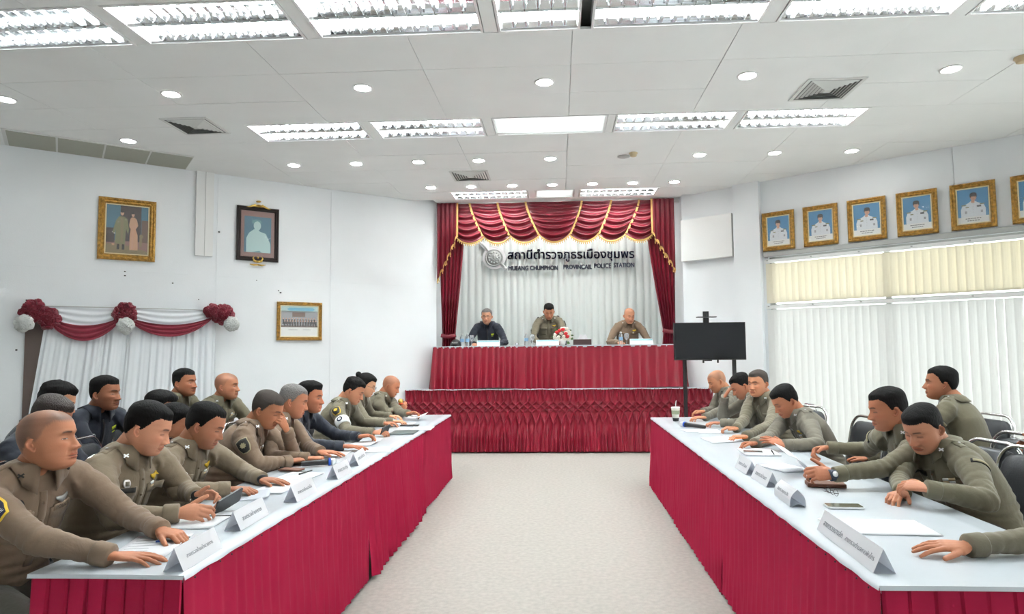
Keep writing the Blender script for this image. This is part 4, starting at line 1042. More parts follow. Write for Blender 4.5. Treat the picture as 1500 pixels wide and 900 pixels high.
BODYINFO = []
def hv(deg): a = math.radians(deg); return np.array([math.sin(a), math.cos(a), 0.0])
def person(sp):
    """sp: head position, head yaw / pitch / roll, body heading, wrists ... everything in world space"""
    q = sp.get('q', .7); H = np.array(sp['head'], float); bh = sp['body']
    bf = hv(bh); br = np.array([bf[1], -bf[0], 0]); up = np.array([0, 0, 1.0]); st = sp.get('stout', 1.0)
    yw, pt, ro = sp['yaw'], math.radians(sp.get('pitch', 0)), math.radians(sp.get('roll', 0))
    hf = hv(yw); hr = np.array([hf[1], -hf[0], 0]); F3 = hf * math.cos(pt) + up * math.sin(pt); U3 = np.cross(hr, F3)
    R3, U3 = hr * math.cos(ro) - U3 * math.sin(ro), U3 * math.cos(ro) + hr * math.sin(ro)
    hs = sp.get('hs', 1.0); HM = np.stack([R3, F3, U3])
    tw = lambda v: H + (np.asarray(v) * hs) @ HM
    att = tw((0, -.035, -.055))
    N = att - up * sp.get('neck', .068) - bf * .045 + np.array(sp.get('noff', (0, 0, 0)))
    pel = np.array(sp['pelvis'], float) if 'pelvis' in sp else np.array([*(N[:2] - bf[:2] * sp.get('lean', .14)), sp.get('seat', .47) + .09])
    # spine
    mid = (pel + N) / 2 - bf * sp.get('hunch', .035)
    sp_t = np.linspace(0, 1, 9); spine = [pel * (1 - t) ** 2 + 2 * mid * t * (1 - t) * 1.0 + N * t ** 2 for t in sp_t]
    tl = sp.get('tilt', 0.0)
    sw = sp.get('sw', .185)
    def torso(g, k, shirt):
        hw = np.interp(sp_t, [0, .25, .5, .75, .88, 1], [.168, .158, .166, .172, .150, .066]) * (st if st > 1 else 1) ** .6
        hd = np.interp(sp_t, [0, .25, .5, .75, .88, 1], [.118, .112 + .05 * (st - 1) * 2.2, .118 + .02 * (st - 1), .118, .098, .062]) * st
        hw[-1], hd[-1] = .064, .062
        if shirt: hw = hw + .008; hd = hd + .008
        else: hw = hw * .86; hd = hd * .84
        pts = []; 
        g.tube([s for s in spine], [(b, a) for a, b in zip(hw, hd)], 22, flat=bf)
        return
    sh = [N + br * s * sw - up * (.062 - s * tl) - bf * .01 + bf * sp.get('shf', 0.02) for s in (-1, 1)]     # left, right
    for i, k in enumerate(('shL', 'shR')):
        if k in sp: sh[i] = sh[i] + np.array(sp[k])
    arms = []
    for i, key in enumerate(('L', 'R')):
        a = sp[key]; Wp = np.array(a['w'], float); d = nrm(a['d']) if not np.isscalar(a['d']) else hv(a['d'])
        L1, L2 = .295, .255; S0 = sh[i]; v = Wp - S0; D = np.linalg.norm(v)
        if D > (L1 + L2) * .985: k = D / ((L1 + L2) * .985); L1 *= k; L2 *= k
        u = v / D; aa = (L1 ** 2 - L2 ** 2 + D ** 2) / (2 * D); hh = math.sqrt(max(L1 ** 2 - aa ** 2, 1e-4))
        pole = a.get('pole'); 
        pole = np.array(pole, float) if pole is not None else (br * (-1, 1)[i] * .8 - up * .75 - bf * .25)
        pole = nrm(pole - u * pole.dot(u)); E = S0 + u * aa + pole * hh
        mz = a.get('ez')
        if mz is not None and E[2] < mz:
            E[2] = mz
        arms.append((S0, E, Wp, d, a))
    root_loc = (pel[0], pel[1], 0.0); BODYINFO.append((pel[0], pel[1], bh, pel[2] - .09))
    # ---- body mesh
    hV, hF, hC, hair = make_head(sp['p'], q)
    hV = tw(hV)
    body = G(); cols = []
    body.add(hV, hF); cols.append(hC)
    base = np.array(sp['p']['skin']) * np.array([1.04, .94, .84])
    g = G(); torso(g, 1, False)
    g.tube([N - up * .04 - bf * .01, N + up * .02, att, tw((0, -.030, -.01))], [.058, .060 * sp.get('nk', 1), .060 * sp.get('nk', 1), .05], 16)
    for (S0, E, Wp, d, a), s in zip(arms, (-1, 1)):
        g.tube([N - up * .12 - bf * .03, S0 - up * .03 - bf * .02], [.026, .026], 10); g.tube([S0 - up * .03 - bf * .02, S0 * .6 + E * .4, E], [.026, .034, .032], 10)
    knees = []
    for s in (-1, 1):
        kf = hv(bh + sp.get('legyaw', 0)); kr = np.array([kf[1], -kf[0], 0])
        hip = pel + kr * s * .09; kn = hip + kf * .42 + kr * s * .04; kn[2] = pel[2] - .06; an = kn + kf * -.02; an[2] = pel[2] - .45
        knees.append((hip, kn, an, kf)); g.tube([hip, kn, an], [.07, .05, .036], 10)
        g.tube([an, an - np.array([0, 0, .045]) + kf * .03, an - np.array([0, 0, .06]) + kf * .15], [.035, .036, .022], 8)
    V, F, _ = remesh(g, .014, 2); body.add(V, F); cols.append(np.tile(base * .97, (len(V), 1)))
    hands_side = (1, -1)
    for i, (S0, E, Wp, d, a) in enumerate(arms):
        if sp.get('nohand', -1) == i: continue
        g = G(); fdir = nrm(Wp - E)
        g.tube([E, E * .6 + Wp * .4, Wp], [.036, .036, (.0225, .027)], 12, flat=np.array(a.get('n', (0, 0, 1.0))))
        hand_parts(g, Wp, d, np.array(a.get('n', (0, 0, 1.0)), float), (-1, 1)[i] * -1 if False else (1 if i == 1 else -1) * -1, a.get('pose', 'flat'), a.get('sc', 1.0))
        V, F, _ = remesh(g, .0032 + .0035 * (1 - min(1, q)), 1, .4)
        cl = np.tile(base * np.array([1.02, .97, .95]), (len(V), 1))
        # knuckles and nails a touch redder
        body.add(V, F); cols.append(cl)
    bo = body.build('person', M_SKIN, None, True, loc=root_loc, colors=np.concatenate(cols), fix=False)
    tag(bo, sp['label'], 'person', sp.get('group'))
    # ---- hair
    if hair:
        HVv, HF = hair; G().add(tw(HVv), HF).build('hair', sp.get('hairm', M_HAIR), bo, True)
    if sp.get('bun'):
        g = G(); g.ball(tw((0, -.125, .085)), .033 * hs, 14, 10); g.ball(tw((0, -.098, .075)), .024, 10, 8); g.build('hair_bun', sp.get('hairm', M_HAIR), bo, True)
    # ---- shirt
    M = sp['m']; g = G(); torso(g, 1, True)
    sl = sp.get('sleeve', 1.0)
    for (S0, E, Wp, d, a), s in zip(arms, (-1, 1)):
        g.tube([N - up * .005 - bf * .012, N + (S0 - N) * .45 + up * .012, S0 + up * .004], [.050, .058, .064], 14)
        g.tube([S0 - br * s * .06 - up * .03, S0 - br * s * .01, S0 + (E - S0) * .25, S0 + (E - S0) * .6, E], [.075, .070 * st ** .4, .064 * st ** .4, .055 * st ** .3, .049], 14)
        fe = nrm(Wp - E); ce = Wp - fe * .008
        g.tube([E, E + (ce - E) * .35, E + (ce - E) * .75, ce], [.050, .0475, .041, .0385], 14)
        g.ball(E, .0505, 12, 8)
    V, F, NN = remesh(g, sp.get('sv', .0105), 3)
    # cloth wrinkles
    rs = np.random.RandomState(sp['p'].get('seed', 1) + 40); disp = np.zeros(len(V))
    def nz(P, f, n=7):
        K = rs.normal(size=(n, 3)) * f; O = rs.rand(n) * 6.28; w = rs.normal(size=(n, 3)) * f * .6; o2 = rs.rand(n) * 6
        return sum(np.sin(P @ K[i] + O[i] + 1.3 * np.sin(P @ w[i] + o2[i])) for i in range(n)) / math.sqrt(n)
    base_n = nz(V, 17); disp += .0030 * base_n
    for (S0, E, Wp, d, a) in arms:
        for c, rad, ax, amp, wl in ((E, .10, nrm(Wp - S0), .0050, .030), (S0, .10, nrm(E - S0), .0035, .036), (E * .35 + Wp * .65, .12, nrm(Wp - E), .0030, .034), (S0 * .5 + E * .5, .12, nrm(E - S0), .0028, .05)):
            dd = np.linalg.norm(V - c, axis=1); fall = np.exp(-(dd / rad) ** 2 * 1.3)
            al = (V - c) @ ax; ph = 6.283 * al / (wl * 1.35) + 3.2 * nz(V, 10, 4)
            disp += amp * .85 * fall * (np.abs(np.sin(ph / 2)) ** .7 * 2 - 1.2)
    wz = V[:, 2]; wai = np.exp(-((wz - (pel[2] + .12)) / .08) ** 2)
    disp += .004 * wai * np.sin(6.283 * wz / .045 + 2 * nz(V, 8, 4))
    V = V + NN * disp[:, None]
    gsh = G().add(V, F); shirt = gsh.build('jacket' if sp.get('jacket') else 'uniform_shirt', M, bo, True, fix=False)
    bvh = BVHTree.FromPolygons([tuple(v) for v in V], F)
    # cuffs
    for (S0, E, Wp, d, a) in arms:
        fe = nrm(Wp - E); c1 = Wp - fe * .060; c2 = Wp + fe * .002
        G().tube([c1, c1 + fe * .006, c2 - fe * .004, c2], [.0405, .0432, .0415, .0375], 18).build('cuff', M, shirt, True)
    # collar
    g = G(); na = 26; half = []
    P = np.zeros((5, na, 3)); 
    nup = nrm(att - N)
    for k in range(na):
        a = math.radians(-158 + 316 * k / (na - 1)); s = abs(a) / math.radians(158); dr = -bf * math.cos(a) + br * math.sin(a)
        top = .064 - .030 * s ** 1.6; ri = .060 * sp.get('nk', 1) + .004
        fl = .040 + .060 * max(0, (s - .60) / .40) ** 1.2
        pi_ = N + nup * top + dr * ri - bf * .0; 
        P[0, k] = N + nup * (-.01) + dr * (ri + .002); P[1, k] = pi_; P[2, k] = pi_ + dr * .006 + nup * .001
        out = N + dr * (ri + .032 + .012 * s) - up * (fl - .028) * 1.2 + nup * .004
        r = bvh.find_nearest(Vector(out)); 
        if r[0] is not None:
            on_ = np.array(r[0]) + np.array(r[1]) * .012
            if (out - np.array(r[0])).dot(np.array(r[1])) < .012: out = on_
            else: out = out * .35 + on_ * .65
        P[4, k] = out; P[3, k] = (P[2, k] + out) / 2 + dr * .004 + up * .004
    g.sheet(P, np.zeros(3) + up * 0, 0)
    g = G(); g.grid(P); col = g.build('collar', M, shirt, True, fix=True)
    md = col.modifiers.new('solid', 'SOLIDIFY'); md.thickness = .005; md.offset = 0
    # front placket
    fwd0 = spine[5] + bf * .5
    tn = nrm(spine[8] - spine[2]); fd = nrm(np.cross(br, tn)) 
    fd = -fd if fd.dot(bf) < 0 else fd
    def front(la, dn): return N + fd * .40 + br * la - tn * dn
    uu = br * -1        # the viewer's right when looking at the chest is the wearer's left
    if not sp.get('nofront'):
        put_patch(patch(bvh, front(0, .20), -fd, br, tn, .032, .30, nu=3, nv=14), 'placket', M, shirt)
        if not sp.get('jacket'):
            for s in (-1, 1):
                o = put_patch(patch(bvh, front(s * .088, .185), -fd, br, tn, .105, .115, nu=6, nv=6), 'pocket', M, shirt)
                put_patch(patch(bvh, front(s * .088, .138), -fd, br, tn, .112, .040, off=.0065, nu=7, nv=3, shape=lambda a, b, w, h: (a * w, b * h - (.012 * (1 - abs(a) * 2) if b < 0 else 0))), 'pocket_flap', M, shirt, .004)
            if q > .5:
                for dn in (.09, .16, .23, .30):
                    r = bvh.ray_cast(Vector(front(0, dn)), Vector(-fd))
                    if r[0] is not None: G().ball(np.array(r[0]) + fd * .005, (.006, .006, .006), 8, 6).build('button', M, shirt, True)
        else:
            o = put_patch(patch(bvh, front(0, .19), -fd, br, tn, .012, .30, off=.006, nu=3, nv=12), 'zip', M_BLACK, shirt)
    # shoulder straps
    if not sp.get('jacket'):
        for s, S0 in ((-1, sh[0]), (1, sh[1])):
            c = N * .42 + S0 * .58; U = nrm((S0 - N) * np.array([1, 1, 0])); Vv = np.cross(up, U)
            put_patch(patch(bvh, c + up * .25, -up, U, Vv, .105, .046, off=.004, nu=7, nv=3, shape=lambda a, b, w, h: (a * w, b * h * (1 - .15 * a))), 'shoulder_strap', M, shirt)
            c2 = c + (S0 - N) * .10
            if q > .55 and sp.get('pins', 1):
                r = bvh.ray_cast(Vector(c2 + up * .25), Vector(-up))
                if r[0] is not None:
                    G().lathe([(.007, 0), (.006, .003), (.002, .005)], np.array(r[0]) + up * .007, 6).build('rank_star', M_SILVER, shirt, True)
        if sp.get('pins', 1):
            for s in (-1, 1):      # silver collar pins
                k = 4 if s < 0 else na - 5
                c = (P[3, k] + P[4, k]) / 2; nn = nrm(c - (N - up * .03)); nn = nrm(nn + bf * .4)
                u2 = nrm(np.cross(up, nn)); v2 = np.cross(nn, u2); gg = G()
                z = .011
                for rr in (.6, -.6): gg.box(c + nn * .006, (.024, .006, .004), frame3(u2 * math.cos(rr) + v2 * math.sin(rr), v2 * math.cos(rr) - u2 * math.sin(rr), nn))
                gg.build('collar_pin', M_SILVER if sp.get('pins') != 'dark' else M_DKPATCH, shirt)
    # badges
    for b in sp.get('badges', []):
        kind, la, dn = b[:3]
        # la is towards the wearer's left when positive
        O = front(-la, dn); rt = -br; 
        if kind == 'wings':
            res = patch(bvh, O, -fd, rt, tn, .062, .026, off=.008, nu=9, nv=3, shape=lambda a, b_, w, h: (a * w, b_ * h * (.35 + .65 * (1 - abs(a) * 2)) + .012 * abs(a) * 2))
            put_patch(res, 'wing_badge', b[3] if len(b) > 3 else M_YEL, shirt)
        elif kind == 'ribbons':
            for i2 in range(b[3] if len(b) > 3 else 2):
                for j2 in range(2):
                    put_patch(patch(bvh, front(-la + (i2 - .5) * -.030, dn + j2 * .014), -fd, rt, tn, .027, .010, off=.008, nu=3, nv=2), 'ribbon_bar', (M_WHT, M_CREAM, M_SILVER, M_YEL)[(i2 + j2) % 3], shirt)
        elif kind == 'name':
            put_patch(patch(bvh, O, -fd, rt, tn, .085, .022, off=.0085, nu=6, nv=3), 'name_tag', b[3], shirt)
            if len(b) > 4: text_patch(bvh, b[4], O, -fd, rt, tn, .066, b[5], shirt, off=.011, h=.012)
        elif kind == 'round':
            put_patch(patch(bvh, O, -fd, rt, tn, .034, .034, off=.008, nu=7, nv=7, shape=lambda a, b_, w, h: (a * w * math.sqrt(max(.02, 1 - (2 * b_) ** 2 * .7)), b_ * h)), 'round_badge', b[3], shirt)
            put_patch(patch(bvh, O, -fd, rt, tn, .018, .020, off=.010, nu=3, nv=3), 'badge_emblem', b[4], shirt)
        elif kind == 'logo':
            put_patch(patch(bvh, O, -fd, rt, tn, .045, .024, off=.007, nu=5, nv=3, rot=.15), 'printed_logo', b[3], shirt, .001)
            put_patch(patch(bvh, front(-la, dn + .028), -fd, rt, tn, .03, .008, off=.007, nu=5, nv=2, rot=.15), 'printed_logo', b[3], shirt, .001)
    for b in sp.get('sleeve_patch', []):      # (arm index, kind)
        i, kind = b[:2]; S0, E, Wp, d, a = arms[i]; ax = nrm(E - S0); outv = nrm(b[2]) if len(b) > 2 else br * (-1, 1)[i]
        outv = nrm(outv - ax * outv.dot(ax)); c = S0 + (E - S0) * (b[3] if len(b) > 3 else .30); U = nrm(np.cross(ax * -1, outv)) ; Vv = -ax
        O = c + outv * .3; D = -outv
        shield = lambda a_, b_, w, h: (a_ * w * (1 if b_ > -.1 else 1 - (abs(b_) - .1) * .9), b_ * h + (.006 * (1 - 2 * abs(a_)) if b_ > 0 else -.006 * (1 - 2 * abs(a_))))
        if kind == 'police':
            put_patch(patch(bvh, O, D, U, Vv, .098, .104, off=.005, nu=9, nv=9, shape=shield), 'patch_border', M_YEL, shirt, .002)
            put_patch(patch(bvh, O, D, U, Vv, .086, .092, off=.0075, nu=9, nv=9, shape=shield), 'arm_patch', M_NAVYP, shirt, .002, 'navy arm patch with yellow border, silver star and lettering')
            put_patch(patch(bvh, O + Vv * .037, D, U, Vv, .084, .017, off=.009, nu=7, nv=3), 'patch_band', M_BLACK, shirt, .001)
            st8 = []
            g = G(); c0 = np.array(O)
            r0 = bvh.ray_cast(Vector(c0), Vector(D)); base_p = np.array(r0[0]) if r0[0] is not None else c
            pts = [( (.027 if k % 2 == 0 else .017) * math.cos(PI * k / 8), (.027 if k % 2 == 0 else .017) * math.sin(PI * k / 8)) for k in range(16)]
            g.fr(pts, base_p + outv * .0115 + Vv * .002, U, Vv, outv, .002); g.build('star', M_SILVER, shirt)
            g = G(); g.fr([(.011 * math.cos(PI * k / 8), .011 * math.sin(PI * k / 8)) for k in range(16)], base_p + outv * .0135 + Vv * .002, U, Vv, outv, .0015); g.build('star_centre', M_BLUEP, shirt)
            text_patch(bvh, 'POLICE', O - Vv * .035, D, U, Vv, .060, M_WHT, shirt, off=.012)
            text_patch(bvh, 'ตำรวจ', O + Vv * .037, D, U, Vv, .055, M_YEL, shirt, off=.0115, h=.015)
        elif kind == 'shield':
            put_patch(patch(bvh, O, D, U, Vv, .078, .088, off=.005, nu=7, nv=7, shape=shield), 'patch_border', b[4], shirt, .002)
            put_patch(patch(bvh, O, D, U, Vv, .068, .078, off=.0075, nu=7, nv=7, shape=shield), 'arm_patch', b[5], shirt, .002)
            r0 = bvh.ray_cast(Vector(O), Vector(D)); base_p = np.array(r0[0]) if r0[0] is not None else c
            g = G(); pts = [((.020 if k % 2 == 0 else .014) * math.cos(PI * k / 8), (.020 if k % 2 == 0 else .014) * math.sin(PI * k / 8)) for k in range(16)]
            g.fr(pts, base_p + outv * .010, U, Vv, outv, .003); g.build('patch_emblem', b[4], shirt)
        elif kind == 'tab':
            put_patch(patch(bvh, O, D, U, Vv, .095, .026, off=.005, nu=7, nv=3, rot=b[4] if len(b) > 4 else 0), 'arm_tab', M_DKPATCH, shirt, .002)
            put_patch(patch(bvh, O, D, U, Vv, .084, .017, off=.0075, nu=7, nv=3, rot=b[4] if len(b) > 4 else 0), 'arm_tab_face', M_OLTH, shirt, .001)
        elif kind == 'band':
            c = S0 + (E - S0) * .62; g = G(); g.tube([c - ax * .042, c - ax * .035, c + ax * .035, c + ax * .042], [.062, .066, .064, .060], 20)
            bo2 = g.build('armband', M_WHT, shirt, True); bo2['label'] = 'white armband with dark round emblem'
            g = G(); cc = c + outv * .066
            g.fr([(.026 * math.cos(PI * k / 8), .024 * math.sin(PI * k / 8)) for k in range(16)], cc, U, Vv, outv, .003); g.build('armband_emblem', M_NAVYP, shirt)
            g = G(); g.fr([(.016 * math.cos(PI * k / 8), .014 * math.sin(PI * k / 8)) for k in range(16)], cc + outv * .003, U, Vv, outv, .002); g.build('armband_crest', M_SILVER, shirt)
    # ---- trousers, belt, shoes
    g = G(); k0 = knees
    g.ball(pel - up * .0, (.175, .15, .11), 16, 10, rot=frame3(br, bf, up))
    for s, (hip, kn, an, kf) in zip((-1, 1), knees):
        g.tube([hip, hip * .5 + kn * .5, kn, kn * .5 + an * .5, an - up * .02], [.095, .086, .07, .064, .058], 12); g.ball(kn, .07, 10, 8)
    V2, F2, _ = remesh(g, .018, 3); tr = G().add(V2, F2).build('trousers', sp.get('tm', M_TROU), bo, True, fix=False)
    for hip, kn, an, kf in knees:
        g = G(); z = np.array([0, 0, 1.0]); b0 = np.array([an[0], an[1], an[2] - .11])
        g.tube([b0 - kf * .055 + z * .045, b0 + kf * .0 + z * .05, b0 + kf * .08 + z * .040, b0 + kf * .15 + z * .032, b0 + kf * .185 + z * .025],
               [(.030, .028), (.045, .036), (.036, .044), (.028, .042), (.014, .026)], 12, flat=z); g.build('shoe', M_SHOE, bo, True)
    # ---- extras
    if sp.get('watch') is not None:
        i = sp['watch']; S0, E, Wp, d, a = arms[i]; fe = nrm(Wp - E); c = Wp + fe * .014; n = nrm(a.get('wn', a.get('n', (0, 0, 1))))
        n = nrm(n - fe * n.dot(fe))
        big = sp.get('bigwatch'); w_ = .011 if big else .007
        wo = G().tube([c - fe * w_, c + fe * w_], [(.0255, .0315)] * 2, 18, flat=np.array(a.get('n', (0, 0, 1.0)))).build('wristwatch', M_WATCH if big else M_BLACK, bo, True)
        if big:
            G().lathe([(.021, 0), (.022, .008), (.018, .012)], c + n * .0285, 20, rot=frame3(*(lambda u: (u, np.cross(n, u), n))(fe))).build('watch_case', M_WATCH, wo, True)
            G().lathe([(.0145, 0), (.0145, .002)], c + n * .040, 18, rot=frame3(*(lambda u: (u, np.cross(n, u), n))(fe))).build('watch_dial', M_SILVER, wo, True)
    if sp.get('glasses'):
        g = G()
        for s in (-1, 1):
            cc = [(s * .031 + .021 * math.cos(2 * PI * k / 16) * .95, .104 - .012 * ((abs(.031 + .021 * math.cos(2 * PI * k / 16) * s * s) / .05) ** 2) * .6, -.003 + .0165 * math.sin(2 * PI * k / 16)) for k in range(17)]
            g.tube([tw(c) for c in cc], .0014, 5, cap=False)
            g.tube([tw((s * .052, .098, .004)), tw((s * .074, .06, .006)), tw((s * .078, -.005, .004))], .0014, 5)
        g.tube([tw((-.010, .107, 0)), tw((0, .109, .002)), tw((.010, .107, 0))], .0014, 5)
        go = g.build('eyeglasses', M_BLACK, bo, True)
    return bo, arms, bvh
# ================================================================== wall decor
def mould(g, w, h, t, O, U, V, N, prof, mi=0):
    """mitred frame: profile (inset, height) swept round the rectangle w x h"""
    O, U, V, N = [np.array(a, float) for a in (O, U, V, N)]; rows = []
    for d, z in prof:
        a, b = w / 2 - d, h / 2 - d; rows.append([O + U * x + V * y + N * z for x, y in ((-a, -b), (a, -b), (a, b), (-a, b))])
    g.grid(np.array(rows), mi, closed_u=True)
M_MAT = mat('picture_mat', S(222, 208, 170), .8)
def flat(g, pts, O, U, V, N, z, mi): g.fr(pts, np.array(O) + np.array(N) * z, U, V, N, .0012, mi)
def ell(cx, cy, a, b, n=14): return [(cx + a * math.cos(2 * PI * k / n), cy + b * math.sin(2 * PI * k / n)) for k in range(n)]
PM = {k: mat("print_" + k, v, .55) for k, v in dict(blue=S(62, 132, 178), sky=S(60, 110, 132), dark=S(54, 40, 40), white=S(214, 220, 226), skin=S(198, 152, 128), hair=S(22, 20, 22), olive=S(118, 118, 80), pink=S(196, 150, 118), brown=S(104, 78, 66), paper=S(226, 228, 226), ink=S(70, 72, 78), red=S(150, 60, 60), teal=S(96, 146, 152), pale=S(176, 206, 206), mauve=S(140, 104, 98), grey=S(150, 152, 156), cyan=S(96, 168, 196), grass=S(130, 116, 84)).items()}
PK = list(PM); PL = [PM[k] for k in PK]; pi = PK.index
M_PGL = mat('picture_glass', (1, 1, 1), .04, alpha=.05, spec=.9)
def picture(name, O, U, N, w, h, label, art, fw=.055, fm=M_GOLD, group=None, mat_=True, corner=True):
    U = nrm(U); N = nrm(N); V = np.array([0, 0, 1.0]); O = np.array(O, float)
    r = thing(name, tuple(O), label, 'picture', group)
    g = G(); mould(g, w, h, .03, O, U, V, N, [(0, 0), (0, .020), (.006, .032), (fw * .35, .038), (fw * .5, .026), (fw * .75, .030), (fw, .012), (fw, .004)])
    g.fr([(-w / 2 + .003, -h / 2 + .003), (w / 2 - .003, -h / 2 + .003), (w / 2 - .003, h / 2 - .003), (-w / 2 + .003, h / 2 - .003)], O, U, V, N, .004)
    if corner:
        for sx in (-1, 1):
            for sy in (-1, 1):
                g.ball(O + U * sx * (w / 2 - fw * .45) + V * sy * (h / 2 - fw * .45) + N * .03, (fw * .42, fw * .42, .014), 8, 6, rot=frame3(U, V, N))
            for k in range(-3, 4): g.ball(O + U * sx * (w / 2 - fw * .3) + V * k * h * .11 + N * .034, (fw * .14, h * .035, .010), 6, 5, rot=frame3(U, V, N))
        for sy in (-1, 1):
            for k in range(-3, 4): g.ball(O + V * sy * (h / 2 - fw * .3) + U * k * w * .11 + N * .034, (w * .035, fw * .14, .010), 6, 5, rot=frame3(U, V, N))
    g.build('frame', fm, r)
    iw, ih = w - 2 * fw, h - 2 * fw
    if mat_:
        g = G(); m_ = .012; mould(g, iw, ih, 0, O, U, V, N, [(0, .014), (m_, .010), (m_, .006)]); g.build('inner_border', M_MAT, r); iw -= 2 * m_; ih -= 2 * m_
    g = G(); art(g, O, U, V, N, iw, ih); g.build('print', PL, r)
    G().fr([(-iw / 2, -ih / 2), (iw / 2, -ih / 2), (iw / 2, ih / 2), (-iw / 2, ih / 2)], O + N * .0125, U, V, N, .0006).build('glass', M_PGL, r)
    return r
def art_officer(seed):
    rs = np.random.RandomState(seed); lean = rs.uniform(-.03, .03)
    def f(g, O, U, V, N, w, h):
        R = lambda a, b, c, d: [(a * w, b * h), (c * w, b * h), (c * w, d * h), (a * w, d * h)]
        F = lambda p, z, k: flat(g, p, O, U, V, N, .004 + z * .0013, pi(k))
        F(R(-.5, -.5, .5, .5), 0, 'blue')
        S_ = lambda P: [((x + lean * 0) * w, y * h) for x, y in P]
        F(S_([(-.40, -.32), (.40, -.32), (.40, -.10), (.34, .02), (.14, .09), (.07, .14), (-.07, .14), (-.14, .09), (-.34, .02), (-.40, -.10)]), 1, 'white')
        F(S_([(-.05, .08), (.05, .08), (.06, .16), (-.06, .16)]), 2, 'skin')
        F(ell(lean * w, .255 * h, .105 * w, .105 * h), 3, 'skin')
        F(ell(lean * w, .325 * h, .115 * w, .06 * h), 4, 'hair'); F(ell(lean * w - .095 * w, .285 * h, .022 * w, .05 * h), 5, 'hair'); F(ell(lean * w + .095 * w, .285 * h, .022 * w, .05 * h), 5, 'hair')
        for s in (-1, 1): F(ell(lean * w + s * .04 * w, .255 * h, .014 * w, .006 * h, 6), 5, 'hair'); F(R(s * .30 - .08, .015, s * .30 + .08, .045), 2, 'olive')
        F(ell(lean * w, .205 * h, .03 * w, .006 * h, 6), 5, 'red')
        F(R(-.24, -.05, -.13, -.02), 2, 'olive'); F(R(.12, -.05, .26, .0), 2, 'ink'); F(R(-.27, -.22, -.20, -.14), 2, 'grey'); F(R(.24, -.22, .31, -.15), 2, 'grey')
        for k in range(4): F(ell(0, (.05 - k * .08) * h, .012 * w, .009 * h, 8), 2, 'grey')
        F(R(-.5, -.5, .5, -.32), 3, 'paper')
        for b, a0, a1 in ((-.385, -.26, .26), (-.445, -.20, .20)):
            x = a0
            while x < a1: l = rs.uniform(.03, .09); F(R(x, b, min(a1, x + l), b + .022), 4, 'ink'); x += l + .02
    return f
# six portraits on the ledge of the right wall
bxs = [(1120, 1167, 316, 368), (1180, 1231, 305, 361), (1245, 1302, 293, 355), (1317, 1378, 281, 347), (1396, 1464, 270, 337), (1485, 1560, 0, 0)]
who = ['farthest from camera, beside the pillar', 'second along the ledge from the pillar', 'third along the ledge from the pillar', 'fourth along the ledge from the pillar', 'fifth along the ledge, largest one seen whole', 'sixth along the ledge, cut by the right frame edge']
px5 = []
for i, (a, b, c, d) in enumerate(bxs):
    if i < 5:
        A, B = aR((a), (c + d) / 2 , .03), aR(b, (c + d) / 2, .03); x0, x1 = A[0], B[0]
        if i == 4: last = (x0, x1)
    else: x0, x1 = last[0] + .44, last[1] + .44
    C_ = RP((x0 + x1) / 2, 0.03, 3.085); w_ = min(.46, (x1 - x0) / RDIR.x)
    up_ = np.array([0, 0, .012]); picture('portrait', C_, np.array(RDIR), np.array(RNOR), w_, .53, 'gold framed portrait in white uniform, ' + who[i], art_officer(i + 2), .058, group='gold framed portraits on the right wall')
# left wall: couple
def art_couple(g, O, U, V, N, w, h):
    R = lambda a, b, c, d: [(a * w, b * h), (c * w, b * h), (c * w, d * h), (a * w, d * h)]
    F = lambda p, z, k: flat(g, p, O, U, V, N, .004 + z * .0013, pi(k)); S_ = lambda P: [(x * w, y * h) for x, y in P]
    F(R(-.5, -.5, .5, .5), 0, 'sky'); F(R(-.5, -.5, .5, -.24), 1, 'mauve'); F(R(-.17, -.24, .33, .5), 1, 'dark'); F(R(-.5, -.28, -.30, .02), 2, 'dark'); F(R(.34, -.25, .5, .22), 2, 'brown')
    F(S_([(-.5, -.5), (.5, -.5), (.5, -.44), (.1, -.34), (-.5, -.30)]), 2, 'grass')
    F(S_([(-.29, -.30), (-.05, -.32), (-.03, .02), (.02, -.10), (.04, .0), (-.0, .22), (-.08, .27), (-.20, .27), (-.27, .18), (-.35, -.06), (-.30, -.10), (-.27, .0)]), 3, 'olive')
    F(ell(-.13 * w, .34 * h, .042 * w, .052 * h), 4, 'skin'); F(ell(-.13 * w, .375 * h, .044 * w, .028 * h), 5, 'hair')
    F(S_([(-.17, .26), (-.10, .26), (-.10, -.28), (-.15, -.28)]), 4, 'grass'); F(R(-.24, -.42, -.18, -.31), 3, 'hair'); F(R(-.12, -.42, -.06, -.31), 3, 'hair')
    F(S_([(.06, -.42), (.26, -.42), (.25, -.10), (.20, .02), (.26, .10), (.22, .23), (.16, .27), (.10, .27), (.06, .22), (.04, .08), (.08, .02), (.06, -.10)]), 3, 'pink')
    F(ell(.13 * w, .325 * h, .036 * w, .048 * h), 4, 'skin'); F(ell(.125 * w, .36 * h, .040 * w, .028 * h), 5, 'hair'); F(S_([(.10, -.40), (.14, -.40), (.15, -.02), (.12, -.02)]), 4, 'skin'); F(S_([(.05, .04), (.22, .04), (.22, .08), (.05, .08)]), 4, 'skin')
    F(ell(.34 * w, -.12 * h, .05 * w, .04 * h), 4, 'grass'); F(R(.30, -.34, .36, -.16), 3, 'grass'); F(R(-.36, -.34, -.30, -.30), 4, 'pink')
U = np.array(LDIR); Nn = np.array(LNOR)
def lpic(x0p, x1p, y0p, y1p):
    A, B = aL(x0p, (y0p + y1p) / 2, .02), aL(x1p, (y0p + y1p) / 2, .02); T_, Bt = aL((x0p + x1p) / 2, y0p, .02), aL((x0p + x1p) / 2, y1p, .02)
    return (A + B) / 2 * np.array([1, 1, 0]) + np.array([0, 0, (T_[2] + Bt[2]) / 2]), np.linalg.norm((B - A)[:2]), T_[2] - Bt[2]
